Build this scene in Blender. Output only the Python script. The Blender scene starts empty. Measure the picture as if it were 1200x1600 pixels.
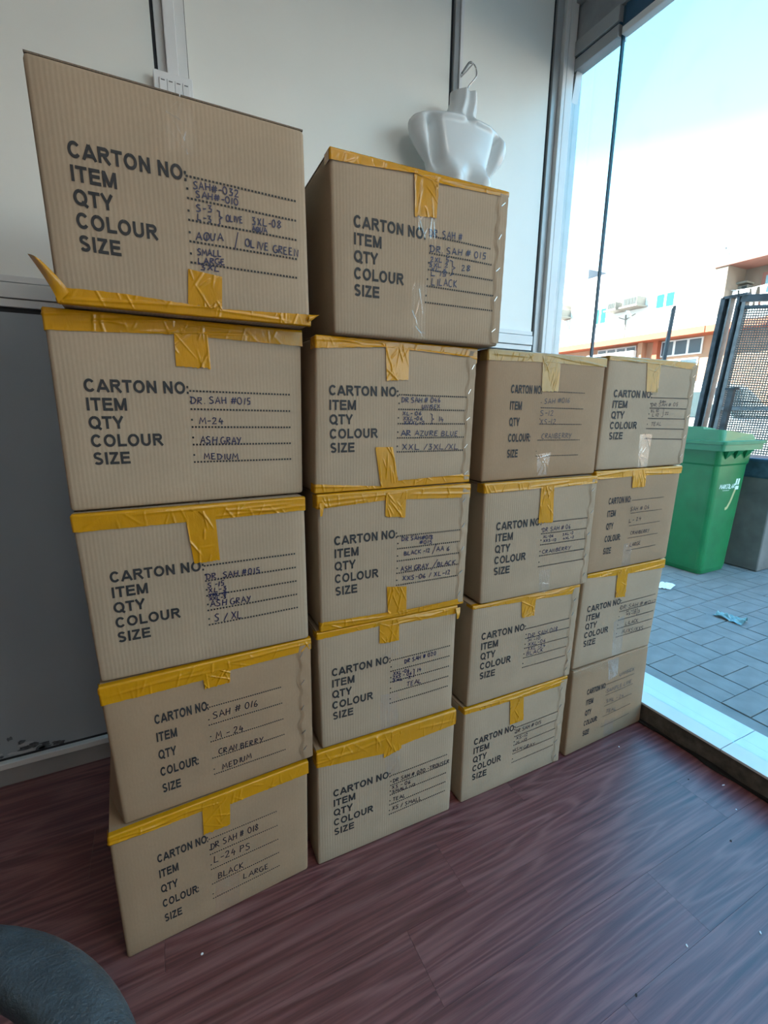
import bpy, bmesh, math, random
from mathutils import Vector, Matrix, noise

random.seed(7)
SC = bpy.context.scene
COL = SC.collection
R = math.radians

# ------------------------------------------------------------------ camera
F_PX, PITCH, ROLL, YAW, CAM_H = 714.77, 0.218232, 0.0076335, 0.462396, 1.45
fw = Vector((math.sin(YAW) * math.cos(PITCH), math.cos(YAW) * math.cos(PITCH), -math.sin(PITCH)))
rt = Vector((math.cos(YAW), -math.sin(YAW), 0))
up = rt.cross(fw)
r2 = rt * math.cos(ROLL) + up * math.sin(ROLL)
u2 = -rt * math.sin(ROLL) + up * math.cos(ROLL)
cd = bpy.data.cameras.new('camera')
cd.sensor_fit = 'VERTICAL'; cd.sensor_height = 36.0; cd.lens = 36.0 * F_PX / 1600.0
cd.clip_start = 0.02; cd.clip_end = 200
cam = bpy.data.objects.new('camera', cd)
M3 = Matrix((r2, u2, -fw)).transposed()
cam.matrix_world = Matrix.Translation((0, 0, CAM_H)) @ M3.to_4x4()
COL.objects.link(cam)
SC.camera = cam

# ------------------------------------------------------------------ world sky
SKY_STRENGTH = 7.0
w = bpy.data.worlds.new('sky'); SC.world = w; w.use_nodes = True
nt = w.node_tree; nt.nodes.clear()
tc = nt.nodes.new('ShaderNodeTexCoord'); sx = nt.nodes.new('ShaderNodeSeparateXYZ')
rp = nt.nodes.new('ShaderNodeValToRGB'); bg = nt.nodes.new('ShaderNodeBackground'); wo = nt.nodes.new('ShaderNodeOutputWorld')
nt.links.new(tc.outputs['Generated'], sx.inputs[0]); nt.links.new(sx.outputs['Z'], rp.inputs[0])
nt.links.new(rp.outputs[0], bg.inputs[0]); nt.links.new(bg.outputs[0], wo.inputs[0])
els = rp.color_ramp.elements
els[0].position = 0.0; els[0].color = (0.52, 0.52, 0.51, 1)
els[1].position = 1.0; els[1].color = (0.06, 0.145, 0.32, 1)
for pos, c in ((0.22, (0.30, 0.36, 0.42, 1)), (0.42, (0.080, 0.235, 0.34, 1)), (0.65, (0.044, 0.175, 0.31, 1))):
    e = els.new(pos); e.color = c
bg.inputs['Strength'].default_value = SKY_STRENGTH

# ------------------------------------------------------------------ sun (from behind our own building)
sd = bpy.data.lights.new('sun', 'SUN'); sd.energy = 24.0; sd.angle = R(0.6); sd.color = (1.0, 0.95, 0.86)
sun = bpy.data.objects.new('sun', sd); COL.objects.link(sun)
sun.rotation_euler = Vector((0.60, -0.40, -0.60)).to_track_quat('-Z', 'Y').to_euler()

# ------------------------------------------------------------------ view
vs = SC.view_settings
vs.view_transform = 'Standard'; vs.look = 'None'; vs.gamma = 1.0; vs.use_curve_mapping = False; vs.exposure = 0.84
SC.cycles.use_denoising = True
SC.cycles.max_bounces = 8; SC.cycles.diffuse_bounces = 5; SC.cycles.transparent_max_bounces = 12
SC.cycles.sample_clamp_indirect = 6.0

# ================================================================== helpers
def link(name, me, mat=None, parent=None):
    o = bpy.data.objects.new(name, me); COL.objects.link(o)
    if mat is not None and me is not None and len(me.materials) == 0: me.materials.append(mat)
    if parent is not None: o.parent = parent
    return o

def empty(name, loc=(0, 0, 0), rz=0.0, parent=None):
    o = bpy.data.objects.new(name, None); COL.objects.link(o)
    o.location = loc; o.rotation_euler = (0, 0, rz); o.empty_display_size = 0.05
    if parent is not None: o.parent = parent
    return o

def tag(o, label=None, cat=None, group=None, kind=None):
    if label: o['label'] = label
    if cat: o['category'] = cat
    if group: o['group'] = group
    if kind: o['kind'] = kind
    return o

class MB:
    """collects polygons, then links them as one mesh object"""
    def __init__(s): s.v = []; s.f = []
    def add(s, vs, fs):
        n = len(s.v); s.v += [tuple(v) for v in vs]; s.f += [tuple(i + n for i in f) for f in fs]
    def box(s, x0, x1, y0, y1, z0, z1):
        s.add([(x0,y0,z0),(x1,y0,z0),(x1,y1,z0),(x0,y1,z0),(x0,y0,z1),(x1,y0,z1),(x1,y1,z1),(x0,y1,z1)],
              [(0,3,2,1),(4,5,6,7),(0,1,5,4),(1,2,6,5),(2,3,7,6),(3,0,4,7)])
        return s
    def hexa(s, c8):
        s.add(c8, [(0,3,2,1),(4,5,6,7),(0,1,5,4),(1,2,6,5),(2,3,7,6),(3,0,4,7)]); return s
    def bar(s, a, b, wx, wz=None, upv=(0, 0, 1)):
        """rectangular bar from a to b"""
        wz = wz or wx
        a = Vector(a); b = Vector(b); d = (b - a).normalized(); u = Vector(upv)
        if abs(d.dot(u)) > .98: u = Vector((1, 0, 0))
        x = d.cross(u).normalized() * wx / 2; y = x.cross(d).normalized() * wz / 2
        s.hexa([a-x-y, a+x-y, a+x+y, a-x+y, b-x-y, b+x-y, b+x+y, b-x+y]); return s
    def tube(s, pts, r, n=10, cap=True):
        pts = [Vector(p) for p in pts]; rs = r if isinstance(r, (list, tuple)) else [r] * len(pts)
        rings = []; prev = None
        for i, p in enumerate(pts):
            t = (pts[min(i+1, len(pts)-1)] - pts[max(i-1, 0)]).normalized()
            if prev is None:
                u = t.cross(Vector((0, 0, 1)))
                if u.length < .05: u = t.cross(Vector((1, 0, 0)))
            else: u = prev - t * prev.dot(t)
            u.normalize(); prev = u; w_ = t.cross(u)
            rings.append([p + (u*math.cos(a) + w_*math.sin(a)) * rs[i] for a in [2*math.pi*k/n for k in range(n)]])
        vs = [q for rg in rings for q in rg]; fs = []
        for i in range(len(rings)-1):
            for k in range(n):
                fs.append((i*n+k, i*n+(k+1) % n, (i+1)*n+(k+1) % n, (i+1)*n+k))
        if cap: fs += [tuple(range(n-1, -1, -1)), tuple((len(rings)-1)*n+k for k in range(n))]
        s.add(vs, fs); return s
    def loft(s, rings, cap=True, close=True):
        n = len(rings[0]); vs = [q for rg in rings for q in rg]; fs = []
        for i in range(len(rings)-1):
            for k in range(n if close else n-1):
                fs.append((i*n+k, i*n+(k+1) % n, (i+1)*n+(k+1) % n, (i+1)*n+k))
        if cap: fs += [tuple(range(n-1, -1, -1)), tuple((len(rings)-1)*n+k for k in range(n))]
        s.add(vs, fs); return s
    def grid(s, nx, ny, fn):
        vs = [fn(i/nx, j/ny) for j in range(ny+1) for i in range(nx+1)]
        fs = [(j*(nx+1)+i, j*(nx+1)+i+1, (j+1)*(nx+1)+i+1, (j+1)*(nx+1)+i) for j in range(ny) for i in range(nx)]
        s.add(vs, fs); return s
    def mesh(s, name, smooth=False, bevel=0.0):
        me = bpy.data.meshes.new(name); me.from_pydata(s.v, [], s.f)
        if bevel > 0:
            bm = bmesh.new(); bm.from_mesh(me)
            bmesh.ops.bevel(bm, geom=[e for e in bm.edges if len(e.link_faces) == 2 and e.calc_face_angle(0) > .5],
                            offset=bevel, segments=2, affect='EDGES', profile=.6)
            bm.to_mesh(me); bm.free()
        if smooth: me.polygons.foreach_set('use_smooth', [True]*len(me.polygons))
        me.update(); return me
    def build(s, name, mat, parent=None, smooth=False, bevel=0.0):
        return link(name, s.mesh(name, smooth, bevel), mat, parent)

# ------------------------------------------------------------------ materials
class NM:
    def __init__(s, name):
        s.m = bpy.data.materials.new(name); s.m.use_nodes = True; s.t = s.m.node_tree; s.t.nodes.clear()
        s.out = s.t.nodes.new('ShaderNodeOutputMaterial'); s.p = s.t.nodes.new('ShaderNodeBsdfPrincipled')
        s.t.links.new(s.p.outputs[0], s.out.inputs[0]); s._tc = None
    def n(s, typ, **kw):
        nd = s.t.nodes.new('ShaderNode' + typ)
        for k, v in kw.items(): setattr(nd, k, v)
        return nd
    def l(s, a, b): s.t.links.new(a, b)
    def set(s, **kw):
        for k, v in kw.items(): s.p.inputs[k.replace('_', ' ')].default_value = v
        return s
    @property
    def obj(s):
        if s._tc is None: s._tc = s.n('TexCoord')
        return s._tc.outputs['Object']
    def noise(s, scale, detail=3, rough=.55, vec=None, dist=0.0):
        nd = s.n('TexNoise'); nd.inputs['Scale'].default_value = scale; nd.inputs['Detail'].default_value = detail
        nd.inputs['Roughness'].default_value = rough; nd.inputs['Distortion'].default_value = dist
        s.l(vec if vec is not None else s.obj, nd.inputs['Vector']); return nd.outputs['Fac']
    def math(s, op, a, b=None, c=None):
        nd = s.n('Math', operation=op)
        for i, x in enumerate((a, b, c)):
            if x is None: continue
            if isinstance(x, (int, float)): nd.inputs[i].default_value = x
            else: s.l(x, nd.inputs[i])
        return nd.outputs[0]
    def ramp(s, fac, stops):
        nd = s.n('ValToRGB'); e = nd.color_ramp.elements
        e[0].position, e[0].color = stops[0][0], (*stops[0][1], 1)
        e[1].position, e[1].color = stops[-1][0], (*stops[-1][1], 1)
        for p, c in stops[1:-1]:
            k = e.new(p); k.color = (*c, 1)
        s.l(fac, nd.inputs[0]); return nd.outputs[0]
    def mix(s, fac, a, b, mode='MIX'):
        nd = s.n('MixRGB', blend_type=mode)
        for i, x in enumerate((fac, a, b)):
            if isinstance(x, (int, float)): nd.inputs[i].default_value = x
            elif isinstance(x, tuple): nd.inputs[i].default_value = (*x, 1)
            else: s.l(x, nd.inputs[i])
        return nd.outputs[0]
    def col(s, c):
        if isinstance(c, tuple): s.p.inputs['Base Color'].default_value = (*c, 1)
        else: s.l(c, s.p.inputs['Base Color'])
        return s
    def bump(s, h, strength=.3, dist=.002):
        nd = s.n('Bump'); nd.inputs['Strength'].default_value = strength; nd.inputs['Distance'].default_value = dist
        s.l(h, nd.inputs['Height']); s.l(nd.outputs[0], s.p.inputs['Normal']); return s
    def mapping(s, scale, loc=None):
        nd = s.n('Mapping'); nd.inputs['Scale'].default_value = scale
        s.l(s.obj, nd.inputs['Vector'])
        if loc is not None: s.l(loc, nd.inputs['Location'])
        return nd.outputs[0]
    def rnd(s): return s.n('ObjectInfo').outputs['Random']

def plain(name, c, rough=.5, metal=0.0, var=.08, scale=14, bump=0.0, bscale=60, spec=.5, coat=0.0):
    k = NM(name); f = k.noise(scale, 4)
    lo = tuple(x*(1-var) for x in c); hi = tuple(min(1, x*(1+var)) for x in c)
    k.col(k.ramp(f, [(.3, lo), (.7, hi)])).set(Roughness=rough, Metallic=metal, Specular_IOR_Level=spec, Coat_Weight=coat)
    if bump: k.bump(k.noise(bscale, 4), bump, .003)
    return k.m

def cardboard(name, c, flute):
    k = NM(name); sep = k.n('SeparateXYZ'); k.l(k.obj, sep.inputs[0])
    wob = k.math('MULTIPLY', k.noise(9, 2), .006)
    x = k.math('ADD', sep.outputs['X'], wob)
    wave = k.math('SINE', k.math('MULTIPLY', x, 2*math.pi/.0085))
    big = k.noise(7, 4); fine = k.noise(220, 3, .7, vec=k.mapping((1, 1, .45)))
    base = k.ramp(big, [(.25, tuple(v*.90 for v in c)), (.75, tuple(v*1.08 for v in c))])
    base = k.mix(k.math('MULTIPLY', fine, .55), base, tuple(v*.66 for v in c))
    st = k.math('MULTIPLY_ADD', wave, .5*flute, .5*flute)
    base = k.mix(k.math('MULTIPLY', st, .075), base, tuple(min(1, v*1.5) for v in c))
    tint = k.ramp(k.rnd(), [(0, (.94, .93, .92)), (1, (1, 1, 1))])
    k.col(k.mix(1.0, base, tint, 'MULTIPLY')).set(Roughness=.82, Specular_IOR_Level=.25)
    k.bump(k.math('ADD', k.math('MULTIPLY', wave, .5*flute), k.math('MULTIPLY', fine, .6)), .35, .0006)
    return k.m

CB_GREY = cardboard('cardboard_grey', (.405, .308, .213), 1.0)
CB_BROWN = cardboard('cardboard_brown', (.355, .240, .148), .18)
CB_EDGE = plain('cardboard_edge', (.16, .12, .085), .9, var=.4, scale=300)
INK = plain('black_print', (.022, .021, .022), .7, var=.25, scale=120)
PEN_BLUE = plain('blue_marker', (.004, .006, .05), .5, var=.25, scale=150)
PEN_DARK = plain('dark_marker', (.008, .008, .018), .5, var=.25, scale=150)
PEN_GREY = plain('faded_pen', (.07, .065, .075), .6, var=.25, scale=150)
STAPLE = plain('staple_steel', (.55, .55, .55), .3, 1.0)

def tape_mat(name, c, alpha, rough):
    k = NM(name); f = k.noise(25, 3)
    k.col(k.ramp(f, [(.3, tuple(v*.86 for v in c)), (.7, c)])).set(Roughness=rough, Specular_IOR_Level=.45, Alpha=alpha)
    k.bump(k.noise(55, 4, .6, vec=k.mapping((1, 1, .3)), dist=.8), .45, .0022)
    return k.m
AMBER = tape_mat('amber_tape', (.57, .262, .004), .94, .22)
AMBER_THIN = tape_mat('amber_tape_thin', (.50, .31, .08), .74, .2)
def clear_tape():
    k = NM('clear_tape'); tr = k.n('BsdfTransparent'); gl = k.n('BsdfGlossy'); gl.inputs['Roughness'].default_value = .24
    lw = k.n('LayerWeight'); lw.inputs[0].default_value = .35; mx = k.n('MixShader')
    k.l(k.math('MULTIPLY_ADD', lw.outputs['Fresnel'], .17, .0), mx.inputs[0]); k.l(tr.outputs[0], mx.inputs[1]); k.l(gl.outputs[0], mx.inputs[2])
    k.l(mx.outputs[0], k.out.inputs[0]); return k.m
CLEAR = clear_tape()

def wood_floor():
    k = NM('dark_red_wood_plank'); rnd = k.rnd()
    off = k.n('CombineXYZ'); k.l(k.math('MULTIPLY', rnd, 57.0), off.inputs[0]); k.l(k.math('MULTIPLY', rnd, 23.0), off.inputs[1])
    v1 = k.mapping((.42, 4.6, 1), off.outputs[0]); v2 = k.mapping((2.2, 90, 1), off.outputs[0]); v3 = k.mapping((5, 260, 1), off.outputs[0])
    big = k.noise(1.6, 2.0, .45, v1, .3)
    rings = k.math('SINE', k.math('MULTIPLY', big, 62.0))
    rings = k.math('POWER', k.math('MULTIPLY_ADD', rings, .5, .5), 3.0)
    fine = k.noise(1.0, 4, .6, v2); pore = k.noise(1.0, 3, .6, v3)
    base = k.ramp(fine, [(.30, (.062, .017, .018)), (.5, (.130, .040, .040)), (.72, (.215, .082, .080))])
    base = k.mix(k.math('MULTIPLY', rings, .32), base, (.33, .165, .155))
    base = k.mix(k.math('MULTIPLY', k.math('GREATER_THAN', pore, .62), .35), base, (.03, .012, .012))
    tint = k.ramp(rnd, [(0, (.92, .90, .90)), (1, (1.04, 1.02, 1.01))])
    k.col(k.mix(1.0, base, tint, 'MULTIPLY'))
    rr = k.math('MULTIPLY_ADD', fine, .14, .34); k.l(rr, k.p.inputs['Roughness'])
    k.set(Specular_IOR_Level=.9)
    k.bump(k.math('ADD', fine, k.math('MULTIPLY', pore, .5)), .12, .0008)
    return k.m
WOOD = wood_floor()
JOINT = plain('dark_plank_joint', (.03, .016, .016), .8)

PANEL = plain('off_white_panel', (.86, .875, .83), .38, var=.02, scale=3, bump=.03, bscale=300)
PANEL_GREY = plain('grey_panel', (.35, .405, .45), .42, var=.03, scale=3, bump=.03, bscale=300)
ALU = plain('white_coated_aluminium', (.72, .74, .74), .3, var=.03, scale=6)
ALU_GREY = plain('grey_aluminium', (.40, .42, .43), .38, .3, var=.06, scale=8)
GASKET = plain('black_rubber_gasket', (.012, .018, .026), .55)
PLASTER = plain('painted_plaster', (.78, .77, .74), .8, var=.05, scale=5)
PLASTIC_W = plain('white_plastic', (.80, .82, .83), .3, var=.02)
WALL_DIM = plain('brown_grey_room_wall', (.36, .33, .30), .8, var=.06, scale=4)
SWITCH_MARK = plain('grey_switch_mark', (.16, .17, .18), .5)
SOFFIT = plain('grey_soffit', (.30, .32, .34), .6, var=.2, scale=9)
BLUE_DARK = plain('dark_blue_transom_panel', (.03, .09, .17), .25, var=.1)
TILE = plain('pale_sill_tile', (.62, .65, .64), .22, var=.03, scale=5)
CEMENT = plain('dirty_cement_edge', (.085, .075, .06), .9, var=.5, scale=18, bump=.5, bscale=60)
BLACK_STRIP = plain('matt_black', (.01, .01, .01), .9)
# ================================================================== the room
YW, XS, XG = 2.03, 1.97, 2.06          # back wall face, sill front, glass plane
XL, YR, ZC = -3.2, -3.2, 3.45          # left wall, rear wall, ceiling

fl = MB().box(XL, XS, YR, YW, -.06, -.0085).build('floor', JOINT); tag(fl, kind='structure')
PW, PL = .192, 1.24
pm = MB().box(-PL/2+.0003, PL/2-.0003, -PW/2+.0003, PW/2-.0003, -.008, 0).mesh('plank')
pm.materials.append(WOOD)
row = 0; y = YW - PW/2 - .002
while y > YR + PW/2:
    x = XL + PL/2 + .002
    sh = [.0, .46, .83, .25, .62, 1.02][row % 6]
    edges = [XL]; e = XL + PL - sh if sh else XL + PL
    while e < XS - .02: edges.append(e); e += PL
    edges.append(XS)
    for a, b in zip(edges[:-1], edges[1:]):
        if abs(b - a - PL) < 1e-4:
            o = link('plank', pm, None, fl); o.location = ((a+b)/2, y, 0)
        else:
            h = (b-a)/2
            o = MB().box(-h+.0003, h-.0003, -PW/2+.0003, PW/2-.0003, -.008, 0).build('plank', WOOD, fl); o.location = ((a+b)/2, y, 0)
    y -= PW; row += 1

wb = MB().box(XL, XG+.05, YW+.02, YW+.2, -.06, ZC).build('wall_back', PLASTER); tag(wb, kind='structure')
def wpart(name, mat, x0, x1, z0, z1, proud=0.0, bevel=0.0):
    return MB().box(x0, x1, YW-proud, YW+.02, z0, z1).build(name, mat, wb, bevel=bevel)
for x0, x1 in ((XL, .115), (.226, 1.320), (1.447, 1.905)):
    wpart('upper_panel', PANEL, x0, x1, 1.877, ZC)
for x0, x1 in ((XL, .115), (.226, 1.320), (1.376, 1.905)):
    wpart('lower_panel', PANEL_GREY, x0, x1, .113, 1.762)
    wpart('gasket', GASKET, x0, x1, 1.762, 1.778, -.004)
    wpart('rail', ALU, x0, x1, 1.778, 1.803, .012, .002)
    wpart('rail', ALU, x0, x1, 1.806, 1.853, .018, .002)
    wpart('rail', ALU, x0, x1, 1.856, 1.877, .012, .002)
wpart('gasket', GASKET, .115, .126, .11, ZC, -.006)
wpart('mullion', ALU, .126, .153, .11, ZC, .006, .002)
wpart('mullion', ALU, .191, .223, .11, ZC, .012, .003)
wpart('gasket', GASKET, .223, .2265, .11, ZC, -.006)
tk = MB().box(.1535, .1905, YW-.030, YW+.02, 2.52, ZC).build('cable_trunking', PLASTIC_W, wb, bevel=.003)
wpart('mullion', ALU, .1535, .1905, .11, 2.519, .004)
wpart('gasket', GASKET, 1.320, 1.334, .11, ZC, -.006)
wpart('mullion', ALU_GREY, 1.334, 1.359, .11, ZC, .012, .003)
wpart('mullion', PLASTIC_W, 1.360, 1.375, .11, ZC, .020, .002)
wpart('panel_edge', PANEL, 1.377, 1.426, .11, ZC, .008)
wpart('panel_edge', PANEL, 1.427, 1.446, .11, ZC, .004)
wpart('gasket', GASKET, 1.905, 1.919, .11, ZC, -.006)
wpart('corner_post', ALU_GREY, 1.919, 1.958, .11, ZC, .010, .003)
wpart('corner_post', ALU, 1.959, 1.981, .11, ZC, .034, .003)
wpart('corner_post', ALU, 1.983, 2.032, .11, ZC, .034, .003)
sw = MB().tube([(1.369, 1.922, 2.903), (1.369, YW+.01, 2.903)], .0028, 8).build('screw', STAPLE, wb)

PEEL_D = plain('dark_peeled_paint', (.10, .115, .13), .9, var=.6, scale=60); PEEL_L = plain('pale_peeled_paint', (.50, .54, .57), .8)
prng = random.Random(5)
for k in range(22):
    cx = -.70 + prng.random()**1.4*.26; cz = .118 + prng.random()**2*.11*(1-(cx+.70)/.34); rx = prng.uniform(.008, .034); rz = prng.uniform(.004, .012)
    pts = [(cx + rx*math.cos(a)*prng.uniform(.5, 1.2), YW-.0016, max(.1135, cz + rz*math.sin(a)*prng.uniform(.5, 1.3))) for a in [-2*math.pi*q/11 for q in range(11)]]
    m = MB(); m.loft([[(p[0], YW, p[2]) for p in pts], pts]); m.build('peeling_patch', PEEL_L if k % 5 == 0 else PEEL_D, wb)

bb = empty('baseboard_back', (0, 0, 0)); tag(bb, kind='structure')
MB().box(XL, 1.93, YW-.014, YW+.02, 0, .075).build('skirting_face', ALU_GREY, bb, bevel=.002)
MB().box(XL, 1.93, YW-.022, YW+.02, .076, .101).build('skirting_cap', ALU, bb, bevel=.003)
MB().box(XL, 1.93, YW+.003, YW+.02, .101, .113).build('gasket', GASKET, bb)

o = MB().box(XL-.2, XL, YR-.2, YW+.2, -.06, ZC).build('wall_left', WALL_DIM); tag(o, kind='structure')
o = MB().box(XL, XG+.05, YR-.2, YR, -.06, ZC).build('wall_rear', WALL_DIM); tag(o, kind='structure')
o = MB().box(XL-.2, XG+.12, YR-.2, YW+.2, ZC, ZC+.25).build('ceiling', PLASTER); tag(o, kind='structure')
# upper storeys and the next-door part of our own building (they keep the pavement in shade)
o = MB().box(-9, XG+.1, -14, 26, ZC+.25, 7.6).build('wall_upper_storey', PLASTER); tag(o, kind='structure')
o = MB().box(-9, XG+.1, YW+.2, 26, -.06, ZC+.25).build('wall_neighbour', PLASTER); tag(o, kind='structure')

# ------------------------------------------------------------------ window wall
def glass_mat():
    k = NM('tinted_glass'); t = k.t
    tr = k.n('BsdfTransparent'); tr.inputs[0].default_value = (.92, .975, .975, 1)
    gl = k.n('BsdfGlossy'); gl.inputs['Roughness'].default_value = .02; gl.inputs[0].default_value = (.9, 1, 1, 1)
    fr = k.n('LayerWeight'); fr.inputs[0].default_value = .28
    dirt = k.ramp(k.noise(6, 5), [(.55, (0, 0, 0)), (.8, (.05, .05, .05))])
    mx = k.n('MixShader'); k.l(k.math('MULTIPLY', fr.outputs['Fresnel'], .16), mx.inputs[0]); k.l(tr.outputs[0], mx.inputs[1]); k.l(gl.outputs[0], mx.inputs[2])
    df = k.n('BsdfDiffuse'); df.inputs[0].default_value = (.7, .75, .75, 1)
    m2 = k.n('MixShader'); k.l(dirt, m2.inputs[0]); k.l(mx.outputs[0], m2.inputs[1]); k.l(df.outputs[0], m2.inputs[2])
    k.l(m2.outputs[0], k.out.inputs[0]); return k.m
GLASS = glass_mat()
GLASS_EDGE = plain('blue_green_glass_edge', (.035, .085, .13), .2)
win = empty('window_1', (XG, 0, .105)); tag(win, kind='structure')
def gpane(y0, y1, z0, z1):
    me = MB().box(-.005, .005, y0, y1, z0-.105, z1-.105).mesh('glass_pane'); return link('glass_pane', me, GLASS, win)
gpane(1.752, 2.005, .105, 3.105); gpane(-.45, 1.742, .105, 3.105); gpane(-3.15, -.46, .105, 3.105)
def wbox(name, mat, x0, x1, y0, y1, z0, z1, bevel=.0):
    o = MB().box(x0-XG, x1-XG, y0, y1, z0-.105, z1-.105).build(name, mat, win, bevel=bevel); return o
wbox('glass_edge', GLASS_EDGE, XG-.007, XG+.007, 1.742, 1.752, .105, 3.22)
wbox('glass_edge', GLASS_EDGE, XG-.007, XG+.007, -.46, -.45, .105, 3.22)
wbox('jamb', ALU_GREY, XG-.025, XG+.04, 2.005, YW, .105, 3.2, .003)
g = MB(); g.add([(-.02, 2.005, 2.975), (-.02, 1.985, 3.0), (-.02, 2.005, 2.87), (.02, 2.005, 2.975), (.02, 1.985, 3.0), (.02, 2.005, 2.87)], [(0, 1, 2), (5, 4, 3), (1, 4, 5, 2), (0, 3, 4, 1)])
g.build('corner_gusset', ALU_GREY, win)
wbox('head_frame', ALU_GREY, XG-.03, XG+.03, 1.752, YW, 3.10, 3.150, .003)
wbox('head_gap', BLUE_DARK, XG-.02, XG+.02, 1.752, YW-.03, 3.150, 3.160)
wbox('head_frame', ALU_GREY, XG-.035, XG+.03, 1.752, YW, 3.160, 3.222, .003)
wbox('head_bar', ALU, XG-.02, XG+.02, -3.15, 1.742, 3.104, 3.134, .004)
wbox('transom_panel', BLUE_DARK, XG-.006, XG+.02, -3.15, 1.742, 3.134, 3.225)
wbox('soffit', SOFFIT, XG-.02, XG+.05, -3.2, YW, 3.225, 3.372)
wbox('soffit_trim', ALU_GREY, XG-.05, XG+.05, -3.2, YW, 3.374, ZC, .004)

sl = empty('trim_1', (XS, 0, 0)); tag(sl, kind='structure')
MB().box(0, .25, -3.2, YW, -.06, .093).build('sill_core', CEMENT, sl)
for k, y0 in enumerate((1.438, .836, .234, -.368, -.97, -1.572, -2.174, -2.776)):
    a, b = y0, min(y0+.599, YW-.004)
    MB().box(-.004, .148, a, b, .094, .105).build('sill_tile', TILE, sl, bevel=.0015)
    MB().box(.151, .258, a, b, .092, .103).build('sill_tile', TILE, sl, bevel=.0015)
rb = MB(); rb.grid(220, 6, lambda s, t: (-.004 - .014*(1-t)*max(0, noise.noise((s*26, t*2, 3)))*1.6, -2.0 + s*4.0, .002 + .03*t*(.55+.6*noise.noise((s*19, 0, 9)))))
rb.build('sill_foot_strip', BLACK_STRIP, sl)  # ragged black strip along the foot of the sill

# ================================================================== outside ground
PAVE = plain('grey_concrete_paver', (.20, .192, .18), .8, var=.16, scale=9, bump=.25, bscale=90)
PAVEJ = plain('sandy_paver_joint', (.06, .06, .058), .95, var=.3, scale=40)
ROADM = plain('sunlit_tarmac', (.15, .14, .125), .9, var=.12, scale=3)
GZ = .09
pv = MB().box(XS+.255, 5.6, -1.4, 3.7, -.05, GZ-.012).build('pavement', PAVEJ); tag(pv, kind='structure')
BL = .2475; bx0, by0 = 2.578-BL, 1.269
mx_ = MB().box(-BL/2+.0022, BL/2-.0022, -BL/4+.0022, BL/4-.0022, -.02, 0).mesh('paver', bevel=.0025); mx_.materials.append(PAVE)
my_ = MB().box(-BL/4+.0022, BL/4-.0022, -BL/2+.0022, BL/2-.0022, -.02, 0).mesh('paver', bevel=.0025); my_.materials.append(PAVE)
n = 0
for i in range(-1, 12):
    for j in range(-4, 7):
        cx, cy = bx0 + (i+.5)*BL, by0 + (j+.5)*BL
        if cx - BL/2 < 2.23 - .05: continue
        for q in (-1, 1):
            along_x = (i + j) % 2 == 0
            o = link('paver', mx_ if along_x else my_, None, pv)
            o.location = (cx, cy + q*BL/4, GZ + random.uniform(-.0015, .0015)) if along_x else (cx + q*BL/4, cy, GZ + random.uniform(-.0015, .0015))
            o.rotation_euler = (random.uniform(-.004, .004), random.uniform(-.004, .004), random.uniform(-.004, .004)); n += 1
st = MB().box(2.228, bx0+BL*.0+.0, -1.4, 3.7, GZ-.03, GZ-.004).build('kerb_strip', PAVE, pv)
o = MB().box(5.6, 60, -40, 60, -.1, GZ-.014).build('road', ROADM); tag(o, kind='structure')
o = MB().box(XS+.255, 5.6, 3.7, 60, -.1, GZ-.012).build('floor_forecourt', PAVE); tag(o, kind='structure')
o = MB().box(XS+.255, 5.6, -40, -1.4, -.1, GZ-.012).build('floor_forecourt.001', PAVE); tag(o, kind='structure')

# ------------------------------------------------------------------ ceiling lamps (behind the photographer, unseen, added to brighten the dark room)
def fill_lamp_mat(name, c, e):
    k = NM(name); k.col((.8, .8, .8)); k.p.inputs['Emission Color'].default_value = (*c, 1); k.p.inputs['Emission Strength'].default_value = e; return k.m
FILL_LAMP = fill_lamp_mat('fill_lamp_glow', (1.0, .93, .82), 12.0)
for nm, x, y in (('nearer the carton stacks, over the open floor', .95, -.7), ('further from the carton stacks, over the open floor', .35, -2.1)):
    cl = empty('fill_ceiling_light', (x, y, ZC)); tag(cl, 'added unseen square white ceiling lamp ' + nm, 'lamp', 'added ceiling lamps')
    MB().box(-.31, .31, -.31, .31, -.045, 0).build('fill_lamp_housing', PLASTIC_W, cl, bevel=.004)
    MB().box(-.29, .29, -.29, .29, -.050, -.0455).build('fill_lamp_diffuser', FILL_LAMP, cl)
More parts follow.
